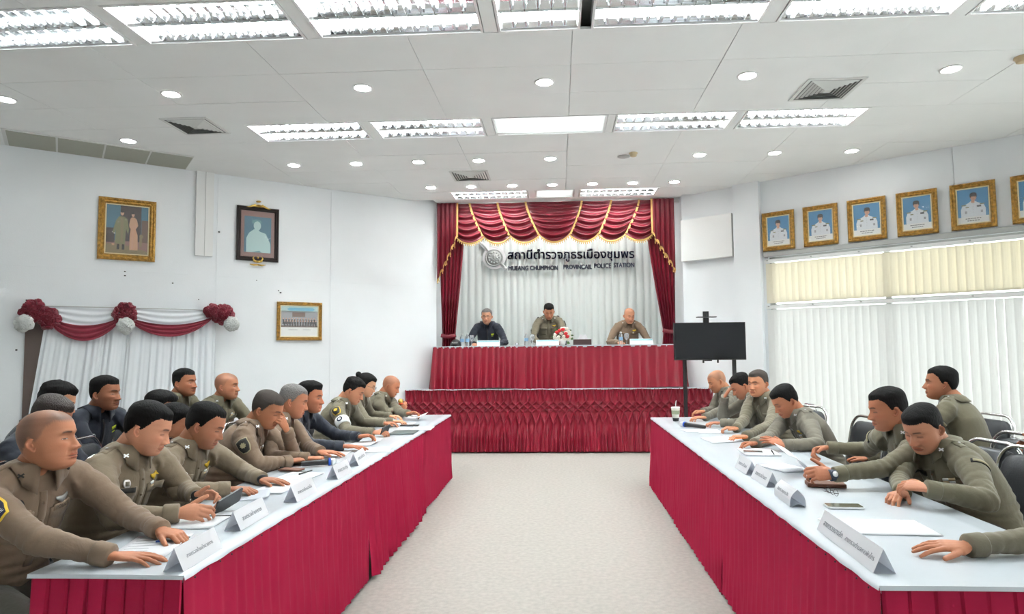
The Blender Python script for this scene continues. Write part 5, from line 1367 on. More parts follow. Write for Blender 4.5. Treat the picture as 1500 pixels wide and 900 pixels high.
c, w_, h_ = lpic(143, 228, 292, 382)
picture('painting', c, U, Nn, w_, h_, 'gold framed painting of a standing couple in formal dress on the left wall', art_couple, .07)
def art_bust(g, O, U, V, N, w, h):
    R = lambda a, b, c, d: [(a * w, b * h), (c * w, b * h), (c * w, d * h), (a * w, d * h)]
    F = lambda p, z, k: flat(g, p, O, U, V, N, .004 + z * .0013, pi(k)); S_ = lambda P: [(x * w, y * h) for x, y in P]
    F(R(-.5, -.5, .5, .5), 0, 'mauve'); F(R(-.40, -.40, .40, .38), 1, 'sky')
    F(S_([(-.34, -.40), (.38, -.40), (.38, -.20), (.30, -.08), (.24, .02), (.06, .06), (.0, .10), (-.12, .10), (-.26, .02), (-.34, -.10)]), 2, 'pale')
    F(ell(-.02 * w, .18 * h, .11 * w, .10 * h), 3, 'pale'); F(ell(-.04 * w, .26 * h, .15 * w, .06 * h), 2, 'teal'); F(S_([(-.2, -.40), (.05, -.36), (.12, -.40)]), 3, 'teal')
c, w_, h_ = lpic(346, 408, 304, 383)
M_DKW = mat('dark_lacquer_wood', (.018, .011, .010), .35)
r = picture('portrait', c, U, Nn, w_, h_, 'dark framed pale portrait with gilded crest above and below', art_bust, .055, M_DKW, mat_=False, corner=False)
g = G(); T = c + np.array([0, 0, h_ / 2])
g.ball(T + Nn * .02 + (0, 0, .075), (.032, .012, .040), 12, 8, rot=frame3(U, (0, 0, 1), Nn)); g.ball(T + Nn * .025 + (0, 0, .02), (.028, .014, .05), 10, 8, rot=frame3(U, (0, 0, 1), Nn))
for s in (-1, 1):
    g.tube([T + Nn * .03 + (0, 0, .01), T + U * s * .07 + Nn * .03 + (0, 0, .012), T + U * s * .12 + Nn * .03 + (0, 0, -.012), T + U * s * .17 + Nn * .03 + (0, 0, -.018)], [.014, .014, .010, .004], 8)
    g.tube([T + Nn * .03 + (0, 0, .0), T + U * s * .05 + Nn * .035 + (0, 0, .03), T + U * s * .08 + Nn * .03 + (0, 0, .0)], [.008, .009, .004], 8)
g.build('gilded_crest', M_GOLDM, r, True)
g = G(); T = c - np.array([0, 0, h_ / 2])
g.ball(T + Nn * .03 + (0, 0, -.01), (.024, .014, .05), 10, 8, rot=frame3(U, (0, 0, 1), Nn)); g.ball(T + Nn * .03 + (0, 0, .045), .014, 8, 6)
for s in (-1, 1):
    g.tube([T + Nn * .03 + (0, 0, -.01), T + U * s * .045 + Nn * .03 + (0, 0, .0), T + U * s * .062 + Nn * .03 + (0, 0, .035), T + U * s * .045 + Nn * .03 + (0, 0, .06)], [.016, .016, .010, .004], 8)
    g.tube([T + Nn * .03 + (0, 0, -.05), T + U * s * .05 + Nn * .03 + (0, 0, -.055), T + U * s * .10 + Nn * .03 + (0, 0, -.045)], [.010, .012, .004], 8)
g.build('gilded_eagle_bracket', M_GOLDM, r, True)
def art_group(g, O, U, V, N, w, h):
    R = lambda a, b, c, d: [(a * w, b * h), (c * w, b * h), (c * w, d * h), (a * w, d * h)]
    F = lambda p, z, k: flat(g, p, O, U, V, N, .004 + z * .0013, pi(k))
    F(R(-.5, -.5, .5, .5), 0, 'paper'); F(R(-.5, -.18, .5, .34), 1, 'grey'); F(R(-.5, .30, .5, .5), 1, 'pale'); F([(-.34 * w, .40 * h), (-.28 * w, .45 * h), (.36 * w, .45 * h), (.42 * w, .40 * h), (.36 * w, .35 * h), (-.28 * w, .35 * h)], 2, 'cyan')
    F(R(-.2, .14, .15, .30), 2, 'brown'); F(R(-.5, -.20, .5, -.14), 2, 'brown')
    for row_, (yy, n) in enumerate(((.06, 12), (-.02, 13))):
        for k in range(n):
            x = (-.46 + .92 * (k + .5 * (row_)) / n); F(R(x, yy - .16, x + .045, yy), 2 + row_, 'dark' if k % 2 else 'hair'); F(ell((x + .022) * w, (yy + .025) * h, .018 * w, .028 * h, 6), 4 + row_, 'skin')
    F(R(-.3, -.30, -.05, -.28), 2, 'grey'); F(R(.1, -.30, .3, -.28), 2, 'grey')
c, w_, h_ = lpic(405, 471, 443, 499)
picture('group_photo', c, U, Nn, w_, h_, 'small gold framed group photo, lowest picture on the left wall', art_group, .045)

# ------------------------------------------------ curtained doorway on the left wall
xa, xb = float(aL(38, 460)[0]), float(aL(318, 460)[0]); zt_ = float(aL(180, 453)[2])
dr = struct(lseg(xa + .0, xa + .16, 0.0, zt_ - .01, .03, .035, 'door_1', mat('brown_door_frame', S(92, 78, 72), .6)))
root = thing('curtain', tuple(LP((xa + xb) / 2, .10, 0)), 'white pleated curtain hung over the doorway on the left wall', 'curtain')
n = 260; ss = np.linspace(0, 1, n); P = np.zeros((10, n, 3)); nn = fnoise(ss * 20, 5)
for j in range(10):
    t = j / 9                       # 0 bottom
    x = (xa + .06 + .09 * t ** .8 - .10 * (1 - t)) * (1 - ss) + (xb - .02) * ss
    off = .06 + .030 * np.abs(np.sin(ss * 44 + 1.4 * nn)) ** .8 * (1.25 - .5 * t) + .012 * nn
    for k in range(n): P[j, k] = LP(x[k], off[k], .03 + (zt_ - .04) * t)
G().grid(P).build('pleated_cloth', M_SHEERW, root, True)
G().tube([LP(xa - .02, .06, zt_ + .008), LP(xb + .04, .06, zt_ + .008)], .008, 8).build('rod', M_TRIM, root)
xm = float(aL(180, 453)[0])
def swagband(x0, x1, za, zb, m, name, off, nf, seed, parent, ztop=None):
    nt, nu = 22, 40; P = np.zeros((nt, nu, 3))
    for j in range(nt):
        t = j / (nt - 1)
        for k in range(nu):
            u = k / (nu - 1); s = 4 * u * (1 - u); f = math.cos(t * nf * 2 * PI + math.sin(u * 5 + seed)) 
            z = (zt_ - .0) - (za + (zb - za) * t) * s ** .9 - (.075 + .02 * t if ztop is None else ztop + .03 * t) * (1 if name != 'white_swag' else t)
            P[j, k] = LP(x0 + (x1 - x0) * u, off + .014 * f * s ** .5 + .03 * s * .5, z)
    return G().grid(P).build(name, m, parent, True)
swagband(xa + .12, xm, .0, .215, M_SHEERW, 'white_swag', .12, 4, 1, root); swagband(xm, xb - .06, .0, .195, M_SHEERW, 'white_swag', .12, 4, 2, root)
sb = thing('swag_garland', tuple(LP(xm, .15, zt_ - .1)), 'burgundy swagged garland with ruffled rosettes over the white curtain', 'garland')
M_BURG = mat('burgundy_ribbon_cloth', S(128, 18, 44), .6, sheen=.3)
swagband(xa + .12, xm, .13, .285, M_BURG, 'burgundy_swag', .15, 3, 3, sb); swagband(xm, xb - .06, .11, .235, M_BURG, 'burgundy_swag', .15, 3, 5, sb)
def rosette(c, r_, m, m2, off2, parent, seed, nme='rosette'):
    rs = np.random.RandomState(seed); g = G()
    for k in range(60):
        a, b = rs.uniform(0, 2 * PI), rs.uniform(.0, 1) ** .6; h = .06 * (1 - b * .6)
        p = c + U * r_ * b * math.cos(a) + np.array([0, 0, 1]) * r_ * b * math.sin(a) * 1.05 + Nn * h
        # ruffled petal: small curled disc
        n1 = nrm(U * math.cos(a) * b + np.array([0, 0, 1]) * math.sin(a) * b + Nn * (1.1 - .4 * b) + rs.normal(size=3) * .35); u1 = nrm(np.cross(n1, (.3, .2, 1))); v1 = np.cross(n1, u1); s = rs.uniform(.034, .052)
        Pp = [[p + (u1 * math.cos(t) + v1 * math.sin(t)) * s * q_ + n1 * (s * .55 * q_ ** 2 + s * .18 * math.sin(t * 3 + k) * q_) for t in np.linspace(0, 2 * PI, 11)] for q_ in (.05, .5, 1)]
        g.sheet(np.array(Pp), n1, .003)
    return lab(g.build(nme, m, parent, True), 'ruffled burgundy cloth rosette' if m is M_BURG else 'white pom-pom beside the rosette')
for k, (xx, dz, wx, wz) in enumerate([(xa + .05, -.055, -.07, -.14), (xm + .01, -.06, .0, -.145), (xb + .03, -.05, .095, -.12)]):
    c = LP(xx, .15, zt_ + dz); rosette(c, .095, M_BURG, None, 0, sb, 10 + k)
    if k == 0:
        rosette(c + U * .14 + (0, 0, -.08), .08, M_BURG, None, 0, sb, 60); 
    if k == 2: rosette(c - U * .13 + (0, 0, .04), .05, M_BURG, None, 0, sb, 61)
    rosette(c + U * wx + np.array([0, 0, wz]) + Nn * .06, 0.05, M_WHT if 'M_WHT' in globals() else M_FOAM, None, 0, sb, 20 + k, 'pom_pom')
g = G(); rs = np.random.RandomState(2)
for x_, w0 in ((203, 4), (227, 9), (262, 6), (300, 5), (320, 8)): pass
# ================================================================== who sits where
def hd(px, py, x): return tuple(aX(px, py, x))
def hz(px, py, z, x=None): return tuple(aZ(px, py, z))
def arm(px, py, z, d, pose='flat', **k): return dict(w=tuple(aZ(px, py, z)), d=d, pose=pose, **k)
def armw(w, d, pose='flat', **k): return dict(w=w, d=d, pose=pose, **k)
PEOPLE = []
def P_(**k): PEOPLE.append(person(k)); return PEOPLE[-1]
NB = M_DKPATCH
# ---------------- left row, from the camera to the stage
P_(head=hd(72, 645, -2.03), yaw=82, pitch=6, roll=-2, body=104, q=1.25, hs=1.0, m=M_BROWN, stout=1.06, lean=.17, sw=.195, neck=.06,
   label='shaven-headed person in brown uniform with navy arm patch, nearest in the left row',
   p=dict(skin=S(170, 118, 92), seed=11, stub=.80, stubc=(.075, .055, .044), eye=.45, jaw=1.07, cheek=1.3, wide=1.05, thin=.3, gaze=1),
   R=dict(w=tuple(aZ(163, 815, .785)), d=(1, .20, -.10), pose='flat', pole=(-.5, -.75, -.6), ez=.80), L=dict(w=tuple(aZ(236, 777, .79)), d=(1, -.25, -.16), pose='relax', pole=(-.4, .6, -.7), ez=.82),
   badges=[('wings', .085, .098, M_SILVER), ('name', .088, .120, M_TAGC, 'POLICE', M_DKPATCH), ('name', -.088, .120, M_TAGC, 'วิษณุ ถนอม', M_DKPATCH), ('round', -.088, .085, M_DKPATCH, M_OLTH)],
   sleeve_patch=[(1, 'police', (.45, -1, .15), .42)], pins='dark', sv=.009)
P_(head=hd(217, 628, -1.97), yaw=76, pitch=-20, body=95, q=1.2, m=M_OLIVEB, stout=1.18, lean=.16, sw=.198,
   label='heavy-set person in olive uniform looking down at a phone, second in the left row',
   p=dict(skin=S(190, 140, 116), seed=12, hair=(.012, .004), eye=.15, cheek=1.4, jaw=1.06, wide=1.05, messy=.1, beard=.05),
   R=dict(w=tuple(aZ(262, 752, .80)), d=(1, .12, .02), n=(.1, -.75, .65), pose='hold', pole=(-.5, -.6, -.7), ez=.80), L=dict(w=tuple(aZ(288, 727, .81)), d=(1, .0, .05), n=(.1, .7, .7), pose='hold', pole=(-.3, .6, -.7), ez=.80), watch=0,
   badges=[('wings', .085, .095), ('ribbons', .085, .118), ('name', -.085, .13, NB), ('round', -.085, .10, M_SILVER, M_OLIVE)], sv=.0095)
P_(head=hd(301, 624, -1.97), yaw=78, pitch=-22, body=100, q=1.15, m=M_OLIVEB, lean=.15,
   label='thin-faced person with black hair and receding forehead in olive uniform, third in the left row',
   p=dict(skin=S(160, 112, 88), seed=13, hair=(.012, .0045), recede=.008, eye=.15, cheek=.7, jaw=.94, beard=.15),
   R=dict(w=tuple(aZ(337, 717, .79)), d=(1, .22, -.08), pose='relax', pole=(-.5, -.6, -.7), ez=.80), L=dict(w=tuple(aZ(383, 702, .785)), d=(1, -.1, -.08), pose='flat', pole=(-.3, .6, -.7), ez=.80), watch=0,
   badges=[('wings', .085, .095), ('ribbons', .085, .118), ('round', -.085, .12, M_SILVER, M_OLIVEB)], sv=.0095)
_h4 = np.array(hd(392, 600, -1.93))
P_(head=tuple(_h4), yaw=92, pitch=-24, roll=4, body=88, q=1.0, m=M_OLIVED if False else M_BROWN, lean=.22, stout=1.05, hunch=.05,
   label='person with cropped hair resting the mouth on a raised hand, fourth in the left row',
   p=dict(skin=S(168, 116, 88), seed=14, stub=.85, hair=(.006, .0015), eye=.15, cheek=1.1, hedge=.02), hairm=M_STUB,
   R=dict(w=tuple(aZ(425, 676, .79)), d=(.55, .84, 0), pose='clasp', pole=(-.5, -.7, -.3), ez=.80), L=dict(w=tuple(_h4 + np.array([.115, .045, -.145])), d=(-.25, -.50, .82), n=(.9, -.2, .3), pose='clasp', pole=(.15, .5, -1)),
   sleeve_patch=[(1, 'shield', (.25, -1, .1), .34, M_OLTH, M_DKPATCH)], badges=[('name', -.085, .12, NB), ('ribbons', .085, .11)], sv=.010)
P_(head=hd(430, 588, -1.95), yaw=72, pitch=-14, body=85, q=.9, m=M_BROWN, lean=.18,
   label='greying person in brown uniform behind the one covering the mouth, left row',
   p=dict(skin=S(178, 124, 98), seed=15, stub=.6, hair=(.006, .0015), stubc=(.08, .07, .065), eye=.2, cheek=.9), hairm=M_HAIRG,
   R=dict(w=tuple(aZ(452, 672, .79)), d=(1, .1, 0), pose='fist', pole=(-.5, -.6, -.7), ez=.80), L=dict(w=tuple(aZ(470, 662, .79)), d=(1, -.05, -.05), pose='flat', pole=(-.3, .6, -.7), ez=.80), sv=.011)
P_(head=hd(455, 583, -2.0), yaw=92, pitch=-3, body=92, q=.9, m=M_NAVY, jacket=1, lean=.20, tm=M_NAVY,
   label='person in plain navy jacket with swept black hair between the olive uniforms, left row',
   p=dict(skin=S(176, 118, 92), seed=16, hair=(.020, .006), quiff=.006, eye=.4, cheek=1.2), badges=[('logo', .06, .15, M_LIME)],
   R=dict(w=tuple(aZ(503, 654, .79)), d=(1, .05, -.06), pose='flat', pole=(-.5, -.6, -.7), ez=.80), L=dict(w=tuple(aZ(525, 640, .80)), d=(1, .05, .1), n=(0, .3, 1), pose='relax', pole=(-.3, .6, -.7), ez=.80), watch=0, sv=.011)
P_(head=hd(518, 573, -1.95), yaw=82, pitch=-26, body=92, q=.85, m=M_OLIVE, lean=.20,
   label='person in olive uniform with white armband looking down, left row',
   p=dict(skin=S(182, 130, 104), seed=17, hair=(.014, .003), eye=.12, cheek=1.0), sleeve_patch=[(1, 'shield', (.25, -1, .1), .22, M_YEL, M_DKPATCH), (1, 'band', (.2, -1, .1))],
   R=dict(w=tuple(aZ(547, 634, .79)), d=(1, .1, 0), pose='hold', n=(0, -.4, 1), pole=(-.5, -.6, -.7), ez=.80), L=dict(w=tuple(aZ(563, 620, .79)), d=(1, .0, 0), pose='relax', pole=(-.3, .6, -.7), ez=.80), sv=.012)
P_(head=hd(537, 565, -2.02), yaw=84, pitch=-20, body=90, q=.8, m=M_OLIVE, lean=.18, sw=.165, hs=.95,
   label='person with glasses and black hair tied in a bun, olive uniform, left row', bun=1, glasses=1,
   p=dict(skin=S(206, 158, 130), seed=18, hair=(.018, .012), eye=.2, jaw=.94, brow=.3, nose=.85), badges=[('name', -.07, .12, NB)],
   R=dict(w=tuple(aZ(575, 618, .79)), d=(1, .0, 0), pose='relax', pole=(-.5, -.6, -.7), ez=.80), L=dict(w=tuple(aZ(572, 610, .80)), d=(1, -.2, 0), pose='relax', pole=(-.3, .6, -.7), ez=.80), sv=.012)
P_(head=hd(573, 566, -1.98), yaw=86, pitch=-22, body=95, q=.8, m=M_OLIVE, lean=.20,
   label='shaven-headed person in olive uniform speaking into a microphone, far end of the left row',
   p=dict(skin=S(178, 122, 96), seed=19, stub=.4, eye=.15, cheek=1.2, stubc=(.10, .07, .055)), badges=[('ribbons', .085, .11), ('wings', .085, .09, M_SILVER)],
   R=dict(w=tuple(aY(584, 601, 7.62)), d=(.75, .1, .5), n=(.2, -.9, -.3), pose='grip', pole=(-.4, -.6, -.7), ez=.80), L=dict(w=tuple(aZ(598, 606, .82)), d=(1, -.1, .1), n=(-.3, .3, .8), pose='hold', pole=(-.2, .6, -.7), ez=.80), sv=.012)
# ---------------- behind the left row
P_(head=hd(76, 612, -2.92), yaw=84, pitch=-24, body=88, q=.9, m=M_NAVY, jacket=1, tm=M_NAVY, label='person with dark brown hair in navy jacket, head bowed, behind the nearest left officer',
   p=dict(skin=S(172, 116, 92), seed=21, hair=(.014, .007), eye=.1), hairm=M_HAIRB, R=armw((-2.55, 3.50, .62), 90, 'relax'), L=armw((-2.55, 3.78, .62), 90, 'relax'), sv=.012)
P_(head=hd(84, 590, -3.28), yaw=66, pitch=-16, body=72, q=.9, m=M_NAVY, jacket=1, tm=M_NAVY, label='person with thick black hair in navy jacket with lime logo, back row left',
   p=dict(skin=S(196, 146, 118), seed=22, hair=(.024, .010), messy=.25, eye=.15, mous=.3), badges=[('logo', .09, .13, M_LIME)], R=armw((-2.93, 3.92, .62), 80, 'relax'), L=armw((-2.95, 4.25, .62), 80, 'relax'), sv=.012)
P_(head=hd(155, 577, -3.30), yaw=92, pitch=0, body=106, q=.95, m=M_NAVY, jacket=1, tm=M_NAVY, label='person with short black hair in navy jacket with lime and white logos, looking toward stage',
   p=dict(skin=S(150, 102, 78), seed=23, hair=(.016, .003), eye=.35, jaw=.96), badges=[('logo', .10, .11, M_LIME), ('round', -.07, .15, M_SILVER, M_NAVYP)], R=armw((-2.98, 4.45, .64), 80, 'relax'), L=armw((-2.95, 4.85, .62), 80, 'relax'), sv=.012)
P_(head=hd(236, 601, -2.85), yaw=75, pitch=-10, body=88, q=.7, m=M_NAVY, jacket=1, tm=M_NAVY, label='person behind the second left-row officer, only black hair top showing',
   p=dict(skin=S(176, 124, 98), seed=24, hair=(.026, .014), eye=.2), R=armw((-2.45, 4.40, .62), 90, 'relax'), L=armw((-2.48, 4.75, .62), 90, 'relax'), sv=.013)
P_(head=hd(256, 622, -2.62), yaw=70, pitch=-22, body=80, q=.7, m=M_NAVY, jacket=1, tm=M_NAVY, label='person with bowed dark head squeezed behind the third left-row officer', seat=.42,
   p=dict(skin=S(176, 124, 98), seed=25, hair=(.026, .018), eye=.2), R=armw((-2.33, 3.98, .60), 85, 'relax'), L=armw((-2.36, 4.22, .60), 85, 'relax'), sv=.013)
P_(head=hd(271, 561, -3.32), yaw=98, pitch=2, body=98, q=.8, m=M_OLIVED, label='person with flat-top hair in green olive uniform by the white curtain, back row',
   p=dict(skin=S(158, 106, 80), seed=26, stub=.7, hair=(.012, .0015), eye=.4), R=armw((-2.95, 5.55, .62), 90, 'relax'), L=armw((-2.95, 5.85, .62), 90, 'relax'), sv=.013)
P_(head=hd(333, 566, -3.02), yaw=88, pitch=0, body=112, q=.8, m=M_OLIVED, stout=1.08, label='round-faced shaven person in olive uniform, rightmost of the left back row',
   p=dict(skin=S(176, 124, 98), seed=27, stub=.5, eye=.35, cheek=1.6, jaw=1.08), badges=[('ribbons', .085, .10, 2), ('name', -.085, .12, NB)], R=armw((-2.72, 5.58, .62), 95, 'relax'), L=armw((-2.68, 5.95, .62), 95, 'relax'), sv=.013)
# ---------------- right row
P_(head=hd(1050, 559, 1.78), yaw=-92, pitch=-22, body=-92, q=.8, m=M_GREYO, lean=.20, stout=1.05, label='balding person in grey-olive uniform at the far end of the right row',
   p=dict(skin=S(178, 126, 98), seed=31, stub=.55, stubc=(.07, .055, .045), eye=.15, cheek=1.3, thin=.5), pins='dark',
   L=dict(w=tuple(aZ(1032, 612, .79)), d=(-1, -.1, .02), pose='relax', pole=(.4, -.6, -.6), ez=.80), R=dict(w=tuple(aZ(1030, 603, .80)), d=(-1, -.1, .02), pose='clasp', pole=(.4, .6, -.6), ez=.80), sv=.012)
_h8 = np.array(hd(1086, 566, 1.80))
P_(head=tuple(_h8), yaw=-84, pitch=-30, body=-88, q=.85, m=M_GREYO, lean=.20, label='black-haired person resting the forehead on one hand, far part of the right row',
   p=dict(skin=S(168, 116, 92), seed=32, stub=.6, hair=(.014, .003), eye=.1),
   L=dict(w=tuple(aZ(1056, 620, .79)), d=(-1, 0, 0), pose='relax', pole=(.4, -.6, -.6), ez=.80), R=dict(w=tuple(_h8 + np.array([-.155, .03, -.10])), d=(.55, -.05, .8), n=(-.8, .0, .5), pose='clasp', pole=(-.2, .6, -1)), sv=.012)
P_(head=hd(1110, 562, 1.83), yaw=-128, pitch=-4, body=-112, q=.95, m=M_OLIVE, lean=.18, label='stern person with square cropped hair, third from right-row far end',
   p=dict(skin=S(188, 134, 106), seed=33, stub=.8, hair=(.008, .002), eye=.3, jaw=1.05), hairm=M_STUB, sleeve_patch=[(0, 'shield', (-.2, -1, .1), .30, M_OLTH, M_DKPATCH)],
   L=dict(w=tuple(aZ(1092, 640, .79)), d=(-1, .05, 0), pose='clasp', pole=(.4, -.6, -.6), ez=.80), R=dict(w=tuple(aZ(1078, 628, .79)), d=(-1, -.1, .1), pose='hold', pole=(.4, .6, -.6), ez=.80), sv=.011)
P_(head=hd(1150, 588, 1.78), yaw=-98, pitch=-30, body=-98, q=1.0, m=M_GREYO, lean=.24, hunch=.05, label='black-haired person in grey-brown uniform leaning over crossed forearms, middle of the right row',
   p=dict(skin=S(172, 116, 90), seed=34, hair=(.014, .004), eye=.1, jaw=.96), badges=[('wings', .085, .10), ('ribbons', .085, .125, 1)],
   L=dict(w=tuple(aZ(1148, 652, .80)), d=(-.75, .65, .25), n=(-.1, -.4, .9), pose='flat', pole=(.3, -.7, -.5), ez=.80), R=dict(w=tuple(aZ(1105, 650, .79)), d=(-1, -.1, 0), pose='grip', n=(0, .3, 1), pole=(.4, .6, -.6), ez=.80), sv=.0105)
P_(head=hd(1300, 600, 1.90), yaw=-82, pitch=-10, body=-98, q=1.15, m=M_OLIVED, lean=.20, sw=.19, label='lean dark-haired person with a blue wristwatch holding papers, second nearest in the right row',
   p=dict(skin=S(166, 112, 86), seed=35, hair=(.012, .0035), eye=.25, cheek=.6, jaw=.93, beard=.1, nose=1.1), badges=[('wings', .09, .105), ('ribbons', .09, .13)], watch=0, bigwatch=1,
   L=dict(w=tuple(aZ(1222, 696, .83)), d=(-1, .22, .05), n=(-.1, -.8, .6), pose='hold', wn=(-.1, -.95, .3), pole=(.3, -.7, -.5), ez=.81, sc=1.05), R=dict(w=tuple(aZ(1212, 656, .85)), d=(-1, -.15, -.12), n=(0, .4, .9), pose='grip', pole=(.4, .6, -.5), ez=.84, sc=1.05), sleeve_patch=[(1, 'tab', (-.5, -.6, .6), .25)], sv=.0095)
P_(head=hd(1352, 628, 1.88), yaw=-116, pitch=-26, roll=0, body=-104, q=1.25, m=M_OLIVED, lean=.26, stout=1.18, sw=.20, hunch=.07, neck=.06, label='heavy-set person in olive uniform with folded arms, nearest face on the right',
   p=dict(skin=S(174, 124, 100), seed=36, stub=.7, hair=(.009, .003), eye=.12, cheek=1.6, jaw=1.05, wide=1.04), badges=[('name', -.085, .10, NB), ('ribbons', .085, .11)],
   L=dict(w=tuple(aZ(1356, 716, .845)), d=(-.55, .82, .02), n=(-.25, -.3, .9), pose='relax', pole=(-.15, -.85, -.5), ez=.80), R=dict(w=tuple(aZ(1322, 722, .79)), d=(-.75, -.65, -.04), n=(0, 0, 1), pose='relax', pole=(.1, .6, -.6), ez=.80),
   sleeve_patch=[(0, 'tab', (.1, -1, .35), .22)], sv=.0095)
P_(head=(2.34, 2.28, 1.14), yaw=-92, pitch=-10, body=-92, q=1.0, m=M_OLIVE, lean=.12, label='person in olive uniform outside the right edge, only forearm and hand showing on the table',
   p=dict(skin=S(176, 124, 98), seed=37, stub=.6, hair=(.012, .004), eye=.3),
   L=dict(w=(1.99, 2.08, .80), d=(-1, .0, -.05), pose='relax', pole=(.3, -.6, -.5), ez=.80, n=(0, 0, 1)), R=dict(w=tuple(aZ(1417, 800, .79)), d=(-1, .14, -.04), n=(-.1, -.15, 1), pose='flat', pole=(.3, .5, -.5), ez=.80), sv=.010)
P_(head=hd(1378, 562, 2.80), yaw=-66, pitch=3, body=-48, q=.9, m=M_OLIVED, label='person in olive uniform sitting alone in the second row by the blinds',
   p=dict(skin=S(160, 110, 86), seed=38, hair=(.012, .004), eye=.35, nose=1.15), R=armw((2.36, 5.22, .64), -60, 'relax'), L=armw((2.34, 4.92, .64), -60, 'relax'), sleeve_patch=[(0, 'tab', (.3, -1, .2), .3)], sv=.012)
P_(head=(3.17, 4.12, 1.20), yaw=-95, pitch=-25, body=-92, q=.7, m=M_BROWN, label='person beyond the right edge of the frame holding a phone, second row',
   p=dict(skin=S(150, 100, 78), seed=39, hair=(.012, .0035), eye=.1), L=dict(w=(2.87, 4.05, .90), d=(-1, .1, .2), n=(.1, -.6, .7), pose='hold'), R=armw((2.80, 4.28, .64), -90, 'relax'), tm=M_BROWN, sv=.012)
# ---------------- head table
P_(head=tuple(aY(713, 464, 10.34)), yaw=183, pitch=-8, body=180, q=.75, m=M_NAVY, jacket=1, lean=.12, seat=1.40, tm=M_NAVY, label='grey-haired person with glasses in a black jacket, left seat of the head table', glasses=1,
   p=dict(skin=S(196, 150, 126), seed=41, hair=(.012, .010), eye=.4, beard=.12, recede=.006), hairm=M_HAIRG, badges=[('logo', .085, .14, M_LIME)],
   L=armw((-.96, 10.06, 1.60), 185, 'relax', ez=1.61), R=armw((-1.30, 10.06, 1.60), 175, 'hold', ez=1.61), sv=.013)
P_(head=tuple(aY(804, 457, 10.34)), yaw=176, pitch=-26, body=180, q=.8, m=M_OLIVE, lean=.12, seat=1.45, label='black-haired person in olive uniform in the middle chair of the head table',
   p=dict(skin=S(176, 126, 100), seed=42, hair=(.016, .004), eye=.1), badges=[('wings', .085, .10)],
   L=armw((.02, 10.06, 1.60), 185, 'relax', ez=1.61), R=armw((-.30, 10.06, 1.60), 175, 'relax', ez=1.61), sv=.013)
P_(head=tuple(aY(922, 463, 10.34)), yaw=166, pitch=-18, body=176, q=.8, m=M_BROWN, lean=.12, seat=1.40, stout=1.05, label='shaven-headed person in brown uniform, right seat of the head table',
   p=dict(skin=S(190, 140, 114), seed=43, stub=.25, eye=.2), badges=[('wings', .085, .10), ('ribbons', .085, .12, 1)],
   L=armw((1.30, 10.08, 1.60), 182, 'relax', ez=1.61), R=armw((.93, 10.08, 1.60), 178, 'relax', ez=1.61), sv=.013)

# ================================================================== chairs
def make_chair():
    r = empty('stacking_chair', (0, 0, 0)); tag(r, 'x', 'chair')         # faces +Y
    def rr(w, h, rad, n=5):
        P = []
        for cx, cz, a0 in ((w / 2 - rad, h / 2 - rad, 0), (-w / 2 + rad, h / 2 - rad, 90), (-w / 2 + rad, -h / 2 + rad, 180), (w / 2 - rad, -h / 2 + rad, 270)):
            for k in range(n): a = math.radians(a0 + 90 * k / (n - 1)); P.append((cx + rad * math.cos(a), cz + rad * math.sin(a)))
        return P
    O = rr(.42, .42, .07); n = len(O)
    rows = [[(x * s, y * s + .0, z) for x, y in O] for s, z in ((.90, .418), (.98, .425), (1, .44), (.98, .462), (.88, .476), (.5, .482), (.05, .483))]
    g = G(); g.grid(np.array(rows), closed_u=True); g.add(rows[0], [tuple(range(n))[::-1]]); g.build('seat', M_VINYL, r, True)
    rec = math.radians(12); by = -.20
    def B(x, h, off): return (x, by - (h - .44) * math.tan(rec) - off, h)
    O = rr(.38, .40, .09); zc = .70
    rows = [[B(x * s, zc + y * s, off) for x, y in O] for s, off in ((.05, -.030), (.6, -.030), (.92, -.022), (1, -.008), (1, .008), (.92, .02), (.05, .022))]
    G().grid(np.array(rows), closed_u=True).build('backrest', M_VINYL, r, True)
    O2 = rr(.43, .47, .11, 7); pts = [B(x, zc + .005 + y, 0) for x, y in O2]; pts.append(pts[0])
    G().tube(pts, .0115, 8, cap=False).build('back_frame', M_CHROME, r, True)
    for s in (-1, 1):
        G().tube([B(s * .205, .52, .0), (s * .215, by, .44), (s * .22, -.12, .40), (s * .225, -.24, .012)], .011, 8).build('leg', M_CHROME, r, True)
        G().tube([(s * .215, by + .02, .415), (s * .215, .17, .412), (s * .225, .215, .38), (s * .225, .24, .012)], .011, 8).build('leg', M_CHROME, r, True)
    G().tube([(-.215, .17, .412), (.215, .17, .412)], .009, 8).build('seat_rail', M_CHROME, r, True)
    g = G()
    for s in (-1, 1):
        for y in (-.24, .24): g.lathe([(.014, 0), (.014, .014)], (s * .225, y, 0), 10)
    g.build('rubber_feet', M_BLACK, r)['kind'] = 'stuff'
    return r
CH0 = make_chair(); used = [False]
def chair(x, y, yaw, label, z=0.0, group=None):
    if not used[0]: o = CH0; used[0] = True
    else: o = copy_tree(CH0)
    o.location = (x, y, z); o.rotation_euler.z = -math.radians(yaw); o['label'] = label
    if group: o['group'] = group
    return o
who2 = ['nearest shaven officer in the left row', 'heavy-set officer second in the left row', 'thin-faced officer third in the left row', 'officer covering the mouth', 'greying officer of the left row', 'navy-jacketed person of the left row', 'officer with the white armband', 'person with the hair bun', 'microphone speaker at the far left end',
        'brown-haired navy person behind the left row', 'thick-haired navy person in the back row', 'navy person looking toward the stage', 'person whose black hair top shows', 'bowed dark head behind the left row', 'flat-top officer by the white curtain', 'round-faced officer at the back left',
        'balding officer at the far right end', 'officer resting the forehead on a hand', 'stern cropped-haired officer', 'officer leaning over crossed forearms', 'officer with the blue watch', 'heavy-set officer with folded arms', 'officer cut off by the right edge', 'lone officer by the blinds', 'phone holder beyond the right edge']
